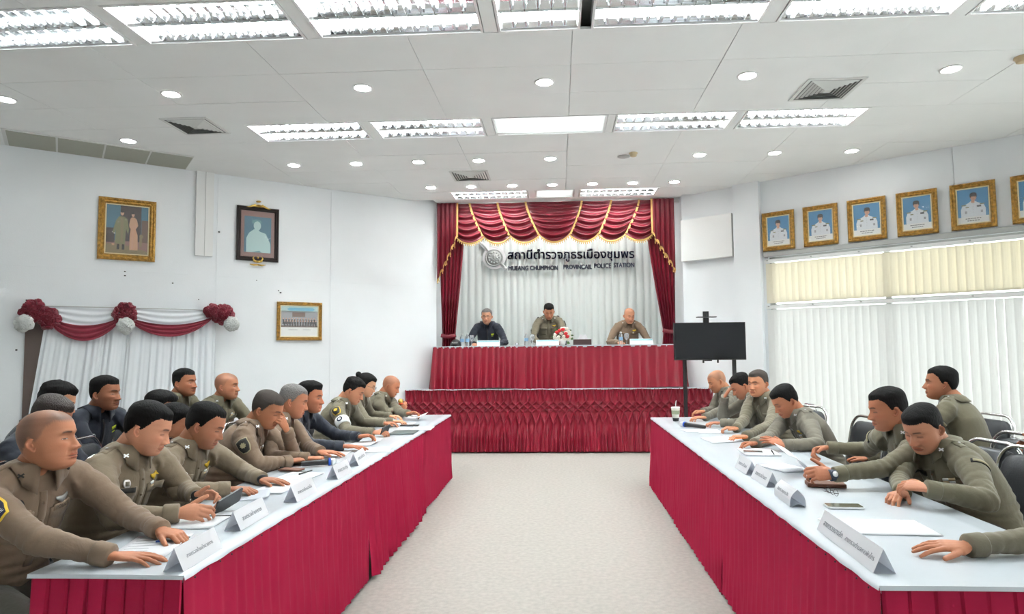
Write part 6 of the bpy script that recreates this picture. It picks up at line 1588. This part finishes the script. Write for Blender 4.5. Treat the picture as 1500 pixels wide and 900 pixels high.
for i, (bo, arms, bvh) in enumerate(PEOPLE[:25]):
    pass
def seat_of(i): return BODYINFO[i]
for i in range(25):
    x, y, yaw, sz = BODYINFO[i]
    f = hv(yaw); chair(x - f[0] * .045, y - f[1] * .045, yaw, 'black vinyl stacking chair under the ' + who2[i], 0, 'occupied black stacking chairs')
# empty chairs seen in the photograph on the right and one behind the left row
for px, py, z, x, yaw, lb in [(1440, 0, 0, 0, 0, '')][:0]: pass
def backtop(px, py, x): p = aX(px, py, x); return p
EMP = [(3.22, 5.50, -97, 'empty chair with tall black back turned aside, near the right frame edge'),
       (2.62, 4.28, -100, 'empty chair with low chrome-edged back behind the officer with the blue watch'),
       (2.15, 4.76, -98, 'empty black chair at the table between the middle officers of the right row')]
for x, y, yaw, lb in EMP: chair(x, y, yaw, lb, 0, 'empty black stacking chairs')
chair(-2.62, 3.28, 80, 'empty black chair with chrome rim between the two nearest left officers', 0, 'empty black stacking chairs')
# executive chairs on the stage
def exec_chair(x, y, label):
    r = thing('office_chair', (x, y, SZ), label, 'chair', 'padded chairs at the head table'); z = SZ
    O = [(.31 * math.cos(a) * (1 + .12 * abs(math.sin(2 * a))), .36 * math.sin(a) * (1 + .10 * abs(math.sin(2 * a)))) for a in np.linspace(0, 2 * PI, 24, endpoint=False)]
    rows = [[(x + a * s, y + .23 + off, z + .80 + b * s) for a, b in O] for s, off in ((.05, -.05), (.7, -.05), (.95, -.035), (1, 0), (.95, .04), (.05, .05))]
    G().grid(np.array(rows), closed_u=True).build('backrest', M_VINYL, r, True)
    g = G(); g.ball((x, y, z + .46), (.25, .25, .05), 16, 8); g.build('seat', M_VINYL, r, True)
    G().tube([(x, y, z + .06), (x, y, z + .42)], .03, 10).build('column', M_CHROME, r)
    for k in range(5):
        a = 2 * PI * k / 5; G().tube([(x, y, z + .08), (x + .26 * math.cos(a), y + .26 * math.sin(a), z + .045)], [.022, .014], 8).build('foot', M_BLACK, r)
    return r
for i, nm in ((25, 'left'), (27, 'right')):
    chair(BODYINFO[i][0], BODYINFO[i][1] + .02, 180, 'black stacking chair under the %s person at the head table' % nm, SZ, 'occupied black stacking chairs')
for i, nm in ((26, 'middle'),):
    exec_chair(BODYINFO[i][0], BODYINFO[i][1] + .02, 'black padded office chair at the %s of the head table' % nm)
# ================================================================== things on the tables
TZ0 = TH + .0035
def tent(x, y, ln, yaw, side, text, label, h=.080, dp=.072, curl=0, parts=None):
    """folded name card; the lettered face looks towards the aisle (side=+1: aisle lies at +X)"""
    r = thing('name_card', (x, y, TZ0), label, 'card', 'folded name cards on the side tables')
    a = math.radians(yaw); U = np.array([-math.sin(a) * -1, math.cos(a), 0]); U = nrm((math.sin(a), math.cos(a), 0)); Fw = np.array([U[1], -U[0], 0]) * side
    O = np.array([x, y, TZ0]); F0 = O + Fw * dp / 2; B0 = O - Fw * dp / 2; T = O + np.array([0, 0, h])
    n = nrm(np.cross(U, T - F0)); n = n if n.dot(Fw) > 0 else -n
    def leaf(A, B, nm, m, nn):
        k = 7; P = []
        for i in range(k):
            t = i / (k - 1); p = A + (B - A) * t + nn * curl * math.sin(PI * t)
            P.append([p - U * ln / 2, p + U * ln / 2])
        return G().sheet(np.array(P), nn, .0008).build(nm, m, r)
    nb = nrm(np.cross(U, T - B0)); nb = nb if nb.dot(Fw) < 0 else -nb
    leaf(F0, T, 'front_leaf', M_PAPER, n); leaf(B0, T, 'back_leaf', M_PAPERS, nb)
    leaf(B0, F0 - Fw * .004, 'base_leaf', M_PAPERS, np.array([0, 0, 1.0]))
    V = nrm(T - F0); C_ = (F0 + T) / 2 + n * (.0012 + curl)
    for tx, off, w in (parts or [(text, 0, .66)]):
        g = G(); text_on(g, tx, C_ + np.cross(V, n) * off * ln, np.cross(V, n), V, n, width=ln * w, ex=.0004); g.build('lettering', M_INK, r)
    return r
tent(-1.335, 2.36, .27, -1, 1, 'สายตรวจด้านอำนวยการ', 'white folded name card nearest the camera on the left table row')
tent(-1.385, 2.87, .28, -1, 1, 'สายตรวจด้านจราจร', 'white folded name card second from camera, left table row')
tent(-1.345, 3.37, .25, 2, 1, 'สายตรวจตำบลวังไผ่', 'white folded name card third from camera, left table row')
tent(-1.335, 3.94, .24, 2, 1, 'สายตรวจนาทุ่ง', 'white folded name card beside the microphone head, left table row')
tent(-1.365, 4.40, .27, -4, 1, 'สายตรวจท่ายาง', 'farthest white folded name card in the left table row')
tent(1.075, 2.53, .53, 2.3, -1, '', 'long white double name card nearest the camera on the right table row', parts=[('สายตรวจบางลึก', -.24, .36), ('สายตรวจตำบลหาดพันไกร', .22, .46)])
tent(1.115, 3.30, .25, 2, -1, 'สายตรวจขุนกระทิง', 'curled white name card second from camera on the right table row', curl=.014)
tent(1.135, 3.75, .27, -1, -1, 'สายตรวจบ้านนา', 'white name card third from camera on the right table row')
tent(1.130, 4.03 + .06, .25, 0, -1, 'สายตรวจถ้ำสิงห์', 'farthest white name card on the right table row')

def sheet(px, py, w, h, yaw, label, m=M_PAPER, z=TZ0 + .001, curl=0.0, name='paper_sheet', cat='paper', lines=0, group=None, thick=.0008, at=None):
    c = aZ(px, py, z) if at is None else np.array(at); a = math.radians(yaw); U = np.array([math.cos(a), math.sin(a), 0]); V = np.array([-math.sin(a), math.cos(a), 0])
    n = 9; P = np.array([[c + U * w * (i / (n - 1) - .5) + V * h * (j / (n - 1) - .5) + np.array([0, 0, thick + curl * ((i / (n - 1)) ** 2) * (.5 + .5 * j / (n - 1)) + .0006 * math.sin(i * 1.3 + j)]) for i in range(n)] for j in range(n)])
    o = G().sheet(P, (0, 0, 1), thick).build(name, m, None, True, loc=tuple(c)); tag(o, label, cat, group)
    if lines:
        g = G(); rs = np.random.RandomState(int(px))
        for k in range(lines):
            ww = w * rs.uniform(.4, .75); g.box(c + V * h * (.36 - .72 * k / max(1, lines)) + U * (ww - w * .8) / 2 + np.array([0, 0, thick + .0011]), (ww, .0028, .0003), frame3(U, V, (0, 0, 1)))
        g.build('printed_lines', M_INK, o)['kind'] = 'stuff'
    return o
sheet(222, 800, .21, .30, 12, 'white paper under the hands of the nearest left officer', curl=.0, lines=6)
sheet(295, 762, .22, .30, 4, 'stack of white papers under the phone of the second left officer', thick=.004)
sheet(332, 757, .24, .012, 4, 'dark pen clipped along the paper edge, second left officer', M_BLACK, z=TZ0 + .002, name='pen', cat='pen', thick=.005)
sheet(407, 715, .20, .28, -6, 'blank white paper in front of the thin-faced officer', curl=.004)
sheet(372, 727, .16, .20, 20, 'open printed booklet between the second and third left officers', M_PAPERS, curl=.02, lines=8, name='booklet', cat='booklet')
sheet(432, 700, .22, .31, -8, 'white papers under the brown phone case on the left table', lines=5, thick=.003)
sheet(490, 665, .20, .28, 5, 'white paper below the microphone tip, left table', lines=4)
sheet(533, 650, .20, .28, -4, 'curved white paper under the navy-jacketed person’s hands'.replace('’', "'"), curl=.012)
sheet(553, 659, .20, .26, 8, 'small white paper beyond the farthest name card, left table', lines=3)
sheet(590, 622, .21, .30, 0, 'white paper near the hair bun person on the left table', lines=3)
sheet(618, 628, .21, .29, 3, 'white paper at the far end of the left table', lines=4)
sheet(592, 634, .22, .28, 2, 'dark grey folder at the far part of the left table', mat('grey_folder', S(88, 98, 96), .5), thick=.008, name='folder', cat='folder')
sheet(600, 624, .18, .08, 2, 'slim dark notebook beyond the grey folder on the left table', M_BLACK, thick=.008, name='notebook', cat='notebook', z=TZ0 + .002)
# held paper of the speaker
def held(c, U, V, w, h, bend, label, m=M_PAPER, name='held_paper'):
    U, V = nrm(U), nrm(V); N = np.cross(U, V); n = 9
    P = np.array([[np.array(c) + U * w * (i / (n - 1) - .5) + V * h * (j / (n - 1) - .5) + N * bend * (math.cos(PI * (i / (n - 1) - .5)) - .5) for i in range(n)] for j in range(n)])
    return tag(G().sheet(P, N, .0008).build(name, m, None, True, loc=tuple(c)), label, 'paper')
held(aZ(612, 609, .80), (1, .1, .14), (-.1, 1, .0), .20, .28, -.02, 'white paper lifted by the microphone speaker at the far left end')
held(aZ(1165, 672, .84), (.75, .1, -.62), (.05, 1, .1), .21, .28, .02, 'white papers held upright by the officer with the blue watch')
sheet(1148, 686, .19, .26, 20, 'white note pad under the lifted papers on the right table', thick=.006, lines=0, name='note_pad', cat='notepad')
sheet(1111, 663, .24, .31, -4, 'white clipboard with paper before the officer leaning on forearms', thick=.006, name='clipboard', cat='clipboard')
sheet(1052, 645, .21, .29, 6, 'white papers before the stern cropped-haired officer', curl=.014, lines=0)
sheet(1038, 632, .21, .28, -4, 'white paper second from the far end of the right table', lines=3)
sheet(1015, 631, .18, .20, 3, 'white paper beside the microphone on the right table', lines=3)
sheet(1285, 772, .40, .24, -3, 'wide white paper between the long name card and folded arms', lines=0)
def phone(px, py, yaw, label, m=M_BLACKG, edge=M_BLACK, w=.075, h=.155, z=TZ0 + .001, tilt=None, c=None):
    c = aZ(px, py, z) if c is None else np.array(c); a = math.radians(yaw); U = np.array([math.cos(a), math.sin(a), 0]); V = np.array([-math.sin(a), math.cos(a), 0]); N = np.array([0, 0, 1.0])
    if tilt is not None: U, V = nrm(tilt[0]), nrm(tilt[1]); N = np.cross(U, V)
    r = thing('phone', tuple(c), label, 'phone')
    def rr(w, h, rad): return [(sx * (w / 2 - rad) + rad * math.cos(t), sy * (h / 2 - rad) + rad * math.sin(t)) for sx, sy, t0 in ((1, 1, 0), (-1, 1, 90), (-1, -1, 180), (1, -1, 270)) for t in [math.radians(t0 + k * 30) for k in range(4)]]
    G().fr(rr(w, h, .010), c, U, V, N, .008).build('case', edge, r); G().fr(rr(w - .005, h - .005, .008), c + N * .008, U, V, N, .0006).build('screen', m, r)
    return r
M_KHG = mat('olive_glass', S(92, 92, 74), .12)
phone(1236, 743, 86, 'dark phone with metallic edge lying on the right table near the long card', M_KHG, M_SILVER, .078, .16)
phone(427, 689, 75, 'phone in brown leather case on papers, left table', mat('brown_leather', S(98, 58, 40), .5), MATS['brown_leather'], .08, .15, z=TZ0 + .006)
phone(1103, 663, 80, 'dark phone lying on the white clipboard, right table', M_BLACKG, M_SILVER, .065, .13, z=TZ0 + .0085)
phone(0, 0, 0, 'black phone held by the heavy-set officer, second in the left row', tilt=((.35, -.3, .85), (.3, 1, .25)), c=aZ(330, 735, .80) + np.array([.02, 0, .0]), w=.08, h=.16)
phone(0, 0, 0, 'phone held by the officer with the white armband', tilt=((.35, -.3, .85), (.2, 1, .1)), c=aZ(565, 630, .81), w=.075, h=.15)
phone(0, 0, 0, 'phone held in the raised hand at the right frame edge', M_BLACKG, M_SILVER, tilt=((.2, 1, .0), (-1, .2, .35)), c=np.array((2.76, 4.06, .925)), w=.075, h=.15)
# pens
def pen(a, b, m, label, m2=None, z=TZ0 + .006, name='pen', r_=.0045):
    A, B = aZ(*a, z), aZ(*b, z); r = thing(name, tuple((A + B) / 2), label, 'pen'); d = nrm(B - A)
    G().tube([A, A + d * .004, A * .45 + B * .55], [r_ * .8, r_, r_], 10).build('cap', m, r, True)
    G().tube([A * .45 + B * .55, B - d * .012, B], [r_ * .9, r_ * .85, .001], 10).build('barrel', m2 or m, r, True)
    return r
pen((228, 794), (254, 791), M_BLUEP, 'blue pen under the hand of the nearest left officer', M_WHT)
pen((256, 790), (279, 787), mat('dark_green_plastic', S(28, 60, 56), .4), 'dark green marker at the fingertips of the nearest left officer', r_=.006)
pen((438, 695), (458, 689), M_BLACK, 'black pen on the white papers before the hand-on-mouth officer', z=TZ0 + .010)
pen((1076, 643), (1095, 642), mat('orange_plastic', S(216, 112, 40), .4), 'orange pen held by the officer leaning on forearms', z=TZ0 + .045)
pen((1130, 660), (1134, 666), M_BLACK, 'short black pen at the right of the clipboard', z=TZ0 + .012)
# microphones
def mic(a, b, label, ring, z=TZ0 + .022):
    A, B = aZ(*a, z), aZ(*b, z); d = nrm(B - A); L = np.linalg.norm(B - A); r = thing('microphone', tuple((A + B) / 2), label, 'microphone')
    G().tube([A, A + d * .01, A + d * (L * .6), A + d * (L * .76)], [.014, .017, .019, .022], 14).build('handle', M_BLACK, r, True)
    G().tube([A + d * (L * .76), A + d * (L * .82)], [.025, .025], 16).build('ring', ring, r, True)
    G().tube([A + d * (L * .82), A + d * (L * .88), A + d * (L * .96), A + d * L], [.022, .026, .022, .008], 16).build('grille', M_SILVER, r, True)
mic((441, 680), (493, 676), 'black microphone with blue ring lying on the left table', M_BLUEP)
mic((1033, 626), (996, 621), 'black microphone with blue ring lying on the right table', M_BLUEP)
r = thing('microphone', tuple(aY(587, 592, 7.62)), 'held microphone with gold head and orange ring at the far left end', 'microphone'); c = aY(587, 590, 7.62)
d = nrm((-.12, -.05, 1)); G().tube([c - d * .16, c - d * .02], [.013, .018], 12).build('handle', M_BLACK, r, True); G().tube([c - d * .022, c - d * .004], [.026, .026], 14).build('ring', mat('orange_band', S(214, 84, 40), .5), r, True); G().ball(c + d * .016, .030, 14, 10).build('grille', M_GOLDM, r, True)
# cup, wallet, keys, spectacles
c = aZ(990, 617, TZ0); r = thing('iced_drink_cup', tuple(c), 'pale takeaway cup with straw at the far end of the right table', 'cup')
G().lathe([(.030, 0), (.034, .03), (.034, .032)], c, 20).build('dark_base', M_BLACK, r, True)
G().lathe([(.034, .032), (.044, .13), (.044, .132)], c, 22).build('cup', mat('milky_plastic', S(222, 218, 204), .35), r, True)
G().lathe([(.047, .132), (.047, .140), (.040, .145), (.012, .148)], c, 22).build('lid', M_WHT, r, True)
G().tube([c + (.0, 0, .14), c + (.006, 0, .20), c + (.012, 0, .21)], .004, 8).build('straw', M_WHT, r, True)
g = G(); g.lathe([(.0405, .07), (.0425, .11)], c, 22, cap=False); g.build('label_band', mat('muted_green_print', S(150, 158, 130), .6), r)
sheet(1209, 712, .10, .19, 80, 'brown leather zip wallet on the right table', MATS['brown_leather'], thick=.018, name='wallet', cat='wallet')
sheet(1194, 705, .05, .09, 75, 'black key fob behind the brown wallet', M_BLACK, thick=.022, name='key_fob', cat='key fob', z=TZ0 + .001)
c = aZ(1219, 720, TZ0 + .016); r = thing('spectacles', tuple(c), 'folded spectacles with thin black frame beside the brown wallet', 'spectacles')
yy = np.array([.25, -.97, 0]); yy = nrm((-.15, 1, 0)); xx = np.array([yy[1], -yy[0], 0])
for s in (-1, 1):
    cc = [c + yy * (s * .034 + .026 * math.cos(t)) + np.array([0, 0, 1]) * (.016 * math.sin(t)) + xx * .004 * math.cos(t) for t in np.linspace(0, 2 * PI, 19)]
    o = G().tube(cc, .0013, 6, cap=False).build('rim', M_BLACK, r, True)
    G().tube([c + yy * s * .060, c + yy * s * .058 - xx * .01, c - yy * s * .045 - xx * .02 + (0, 0, -.008)], .0018, 6).build('temple', M_BLACK, r, True)
G().tube([c - yy * .009, c + (0, 0, .004), c + yy * .009], .0015, 6).build('bridge', M_BLACK, r, True)

# ---------------- on the head table
HZ = TZ + .0035; HY = 9.80
def hx(px, y=HY): return float(aY(px, 500, y)[0])
def plate(px, label, text='ชื่อผู้บริหาร'):
    x = hx(px); r = thing('name_plate', (x, 9.76, HZ), label, 'name plate', 'name plates on the head table')
    g = G(); g.fr([(-.17, 0), (.17, 0), (.17, .085), (-.17, .085)], (x, 9.742, HZ), (1, 0, 0), nrm((0, .3, 1)), nrm((0, -1, .3)), .003); g.build('front_leaf', mat('plate_paper', S(232, 240, 242), .6), r)
    g = G(); g.fr([(-.17, 0), (.17, 0), (.17, .085), (-.17, .085)], (x, 9.795, HZ), (1, 0, 0), nrm((0, -.3, 1)), nrm((0, 1, .3)), .003); g.build('back_leaf', M_PAPERS, r)
    g = G(); g.fr([(-.16, .060), (.16, .060), (.16, .078), (-.16, .078)], (x, 9.7412, HZ + .001), (1, 0, 0), nrm((0, .3, 1)), nrm((0, -1, .3)), .0045); g.build('header_band', mat('pale_cyan_band', S(158, 208, 218), .6), r)
    return r
plate(716, 'white name plate before the grey-haired person at the head table'); plate(802, 'white name plate before the middle person at the head table'); plate(939, 'white name plate before the shaven person at the head table')
M_PET = mat('clear_bottle_plastic', (.92, .95, .97), .06, trans=.85, ior=1.2)
M_LBL = mat('blue_white_label', S(132, 172, 206), .5)
def bottle(px, label, y=HY, s=1.0, grp='water bottles on the head table'):
    x = hx(px, y); r = thing('water_bottle', (x, y, HZ), label, 'bottle', grp); c = (x, y, HZ)
    G().lathe([(.028 * s, 0), (.031 * s, .006), (.031 * s, .05), (.029 * s, .055), (.031 * s, .06), (.031 * s, .12), (.026 * s, .145), (.013 * s, .165), (.013 * s, .175)], c, 18).build('bottle_body', M_PET, r, True)
    G().lathe([(.0315 * s, .065), (.0315 * s, .112)], c, 18, cap=False).build('label', M_LBL, r, True)
    G().lathe([(.015, .173), (.015, .188), (.013, .190)], c, 14).build('cap', M_WHT, r, True)
def goblet(px, label, y=HY, s=1.0):
    x = hx(px, y); r = thing('goblet', (x, y, HZ), label, 'glass', 'stemmed glasses on the head table'); c = (x, y, HZ)
    G().lathe([(.032 * s, 0), (.030 * s, .003), (.005 * s, .008), (.004 * s, .06), (.012 * s, .068), (.030 * s, .095), (.036 * s, .125), (.033 * s, .165), (.0315 * s, .165), (.034 * s, .125), (.028 * s, .098), (.010 * s, .073), (.001, .071)], c, 20, cap=False).build('bowl_and_stem', M_PET, r, True)
bottle(677, 'clear water bottle beside the black cap, head table', 9.86); bottle(684.5, 'second clear water bottle from the black cap, head table', 9.80)
goblet(691, 'stemmed glass left of the left name plate, head table'); bottle(771, 'clear water bottle left of the middle name plate', 9.82); goblet(780, 'stemmed glass left of the middle name plate')
bottle(909.5, 'clear water bottle left of the right name plate', 9.80); goblet(918, 'stemmed glass left of the right name plate')
x = hx(757); tag(G().lathe([(.022, 0), (.026, .005), (.028, .035), (.026, .035), (.023, .006), (0, .005)], (x, HY, HZ), 16, cap=False).build('small_cup', M_PET, None, True, loc=(x, HY, HZ)), 'tiny clear cup between the left and middle seats', 'cup')
# black cap
x = hx(667); r = thing('baseball_cap', (x, 9.83, HZ), 'black baseball cap with white lettering at the left end of the head table', 'cap')
rows = [[(x + .085 * q * math.cos(a), 9.84 + .095 * q * math.sin(a), HZ + .004 + .105 * math.sqrt(max(0, 1 - q * q)) ** .9) for a in np.linspace(0, 2 * PI, 24, endpoint=False)] for q in (1, .97, .9, .78, .6, .35, .05)]
G().grid(np.array(rows), closed_u=True).build('crown', M_BLACK, r, True)
P = np.array([[(x + .075 * math.sin(a) * (1 + .12 * t), 9.755 - .055 * t * math.cos(a), HZ + .012 - .004 * t + .014 * math.cos(a * 1.2)) for a in np.linspace(-1.35, 1.35, 13)] for t in (0, .5, 1)]); G().sheet(P, (0, 0, 1), .003).build('brim', M_BLACK, r, True)
g = G(); text_on(g, 'POLICE', (x, 9.751, HZ + .052), (1, 0, 0), nrm((0, .25, 1)), (0, -1, 0), .085, .018, .004); g.build('lettering', M_WHT, r)
# flowers
c = aY(824, 503, 9.78); x = float(c[0]); r = thing('flower_arrangement', (x, 9.80, HZ), 'red and white flower arrangement in a white vase on the head table', 'flowers')
G().lathe([(.035, 0), (.045, .02), (.05, .06), (.04, .08)], (x, 9.80, HZ), 18).build('vase', M_WHT, r, True)
rs = np.random.RandomState(5); M_RED = mat('red_petal', S(206, 30, 36), .6); M_WPE = mat('white_petal', S(240, 238, 226), .6); M_LEAF = mat('green_leaf', S(74, 108, 58), .6)
def flower(cc, R_, m, nm):
    g = G(); rs2 = np.random.RandomState(int(abs(cc[0]) * 1e4) % 999)
    for k in range(13):
        a = 2.4 * k; ph = .2 + 1.1 * k / 13; n = nrm((math.cos(a) * math.sin(ph), -.55 + math.sin(a) * math.sin(ph) * .5, math.cos(ph) * .8 + .2)); g.ball(np.array(cc) + n * R_ * .55, (R_ * .45, R_ * .18, R_ * .42), 7, 5, rot=frame3(nrm(np.cross(n, (0, .2, 1))), n, nrm(np.cross(n, np.cross((0, .2, 1), n)))))
    g.ball(cc, R_ * .5, 8, 6); return g.build(nm, m, r, True)
reds = [(-.035, .20), (.045, .155), (.065, .115), (.01, .215), (-.07, .175)]
for dx, dz in reds: flower((x + dx * 1.15, 9.725, HZ + dz * 1.05), .044, M_RED, 'red_bloom')
for k in range(40):
    a = rs.uniform(0, 2 * PI); q_ = math.sqrt(rs.uniform(0, 1)); dx, dz = .135 * q_ * math.cos(a), .150 + .105 * q_ * math.sin(a)
    if min((dx - a_) ** 2 + (dz - b_) ** 2 for a_, b_ in reds) < .0008: continue
    flower((x + dx, 9.765 + .04 * q_, HZ + dz), .040, M_WPE, 'white_bloom')
for k in range(12):
    a = rs.uniform(0, 2 * PI); p = np.array((x + .12 * math.cos(a), 9.80, HZ + .135 + .10 * math.sin(a))); d = nrm((math.cos(a), -.3, math.sin(a))); s_ = nrm(np.cross(d, (0, 1, 0)))
    G().sheet(np.array([[p - s_ * .002, p + s_ * .002], [p + d * .025 - s_ * .014, p + d * .025 + s_ * .014], [p + d * .055 - s_ * .001, p + d * .055 + s_ * .001]]), (0, 1, 0), .001).build('leaf', M_LEAF, r)
# tissue box
x = hx(853, 9.82); r = thing('tissue_box', (x, 9.84, HZ), 'dark brown tissue box with a white tissue on the head table', 'tissue box')
G().box((x, 9.84, HZ + .042), (.27, .13, .084)).build('box', mat('dark_brown_leatherette', S(66, 46, 46), .5), r)
P = np.array([[(x + .01 + (.07 - .03 * t) * math.cos(a) * (1 + .2 * math.sin(a * 3)), 9.84 + .035 * math.sin(a), HZ + .085 + .065 * t + .012 * t * math.sin(a * 2 + 1)) for a in np.linspace(0, 2 * PI, 21)] for t in (0, .5, .8, 1)]); G().grid(P).build('tissue', M_PAPER, r, True)
bpy.data.scenes.remove(TMP)
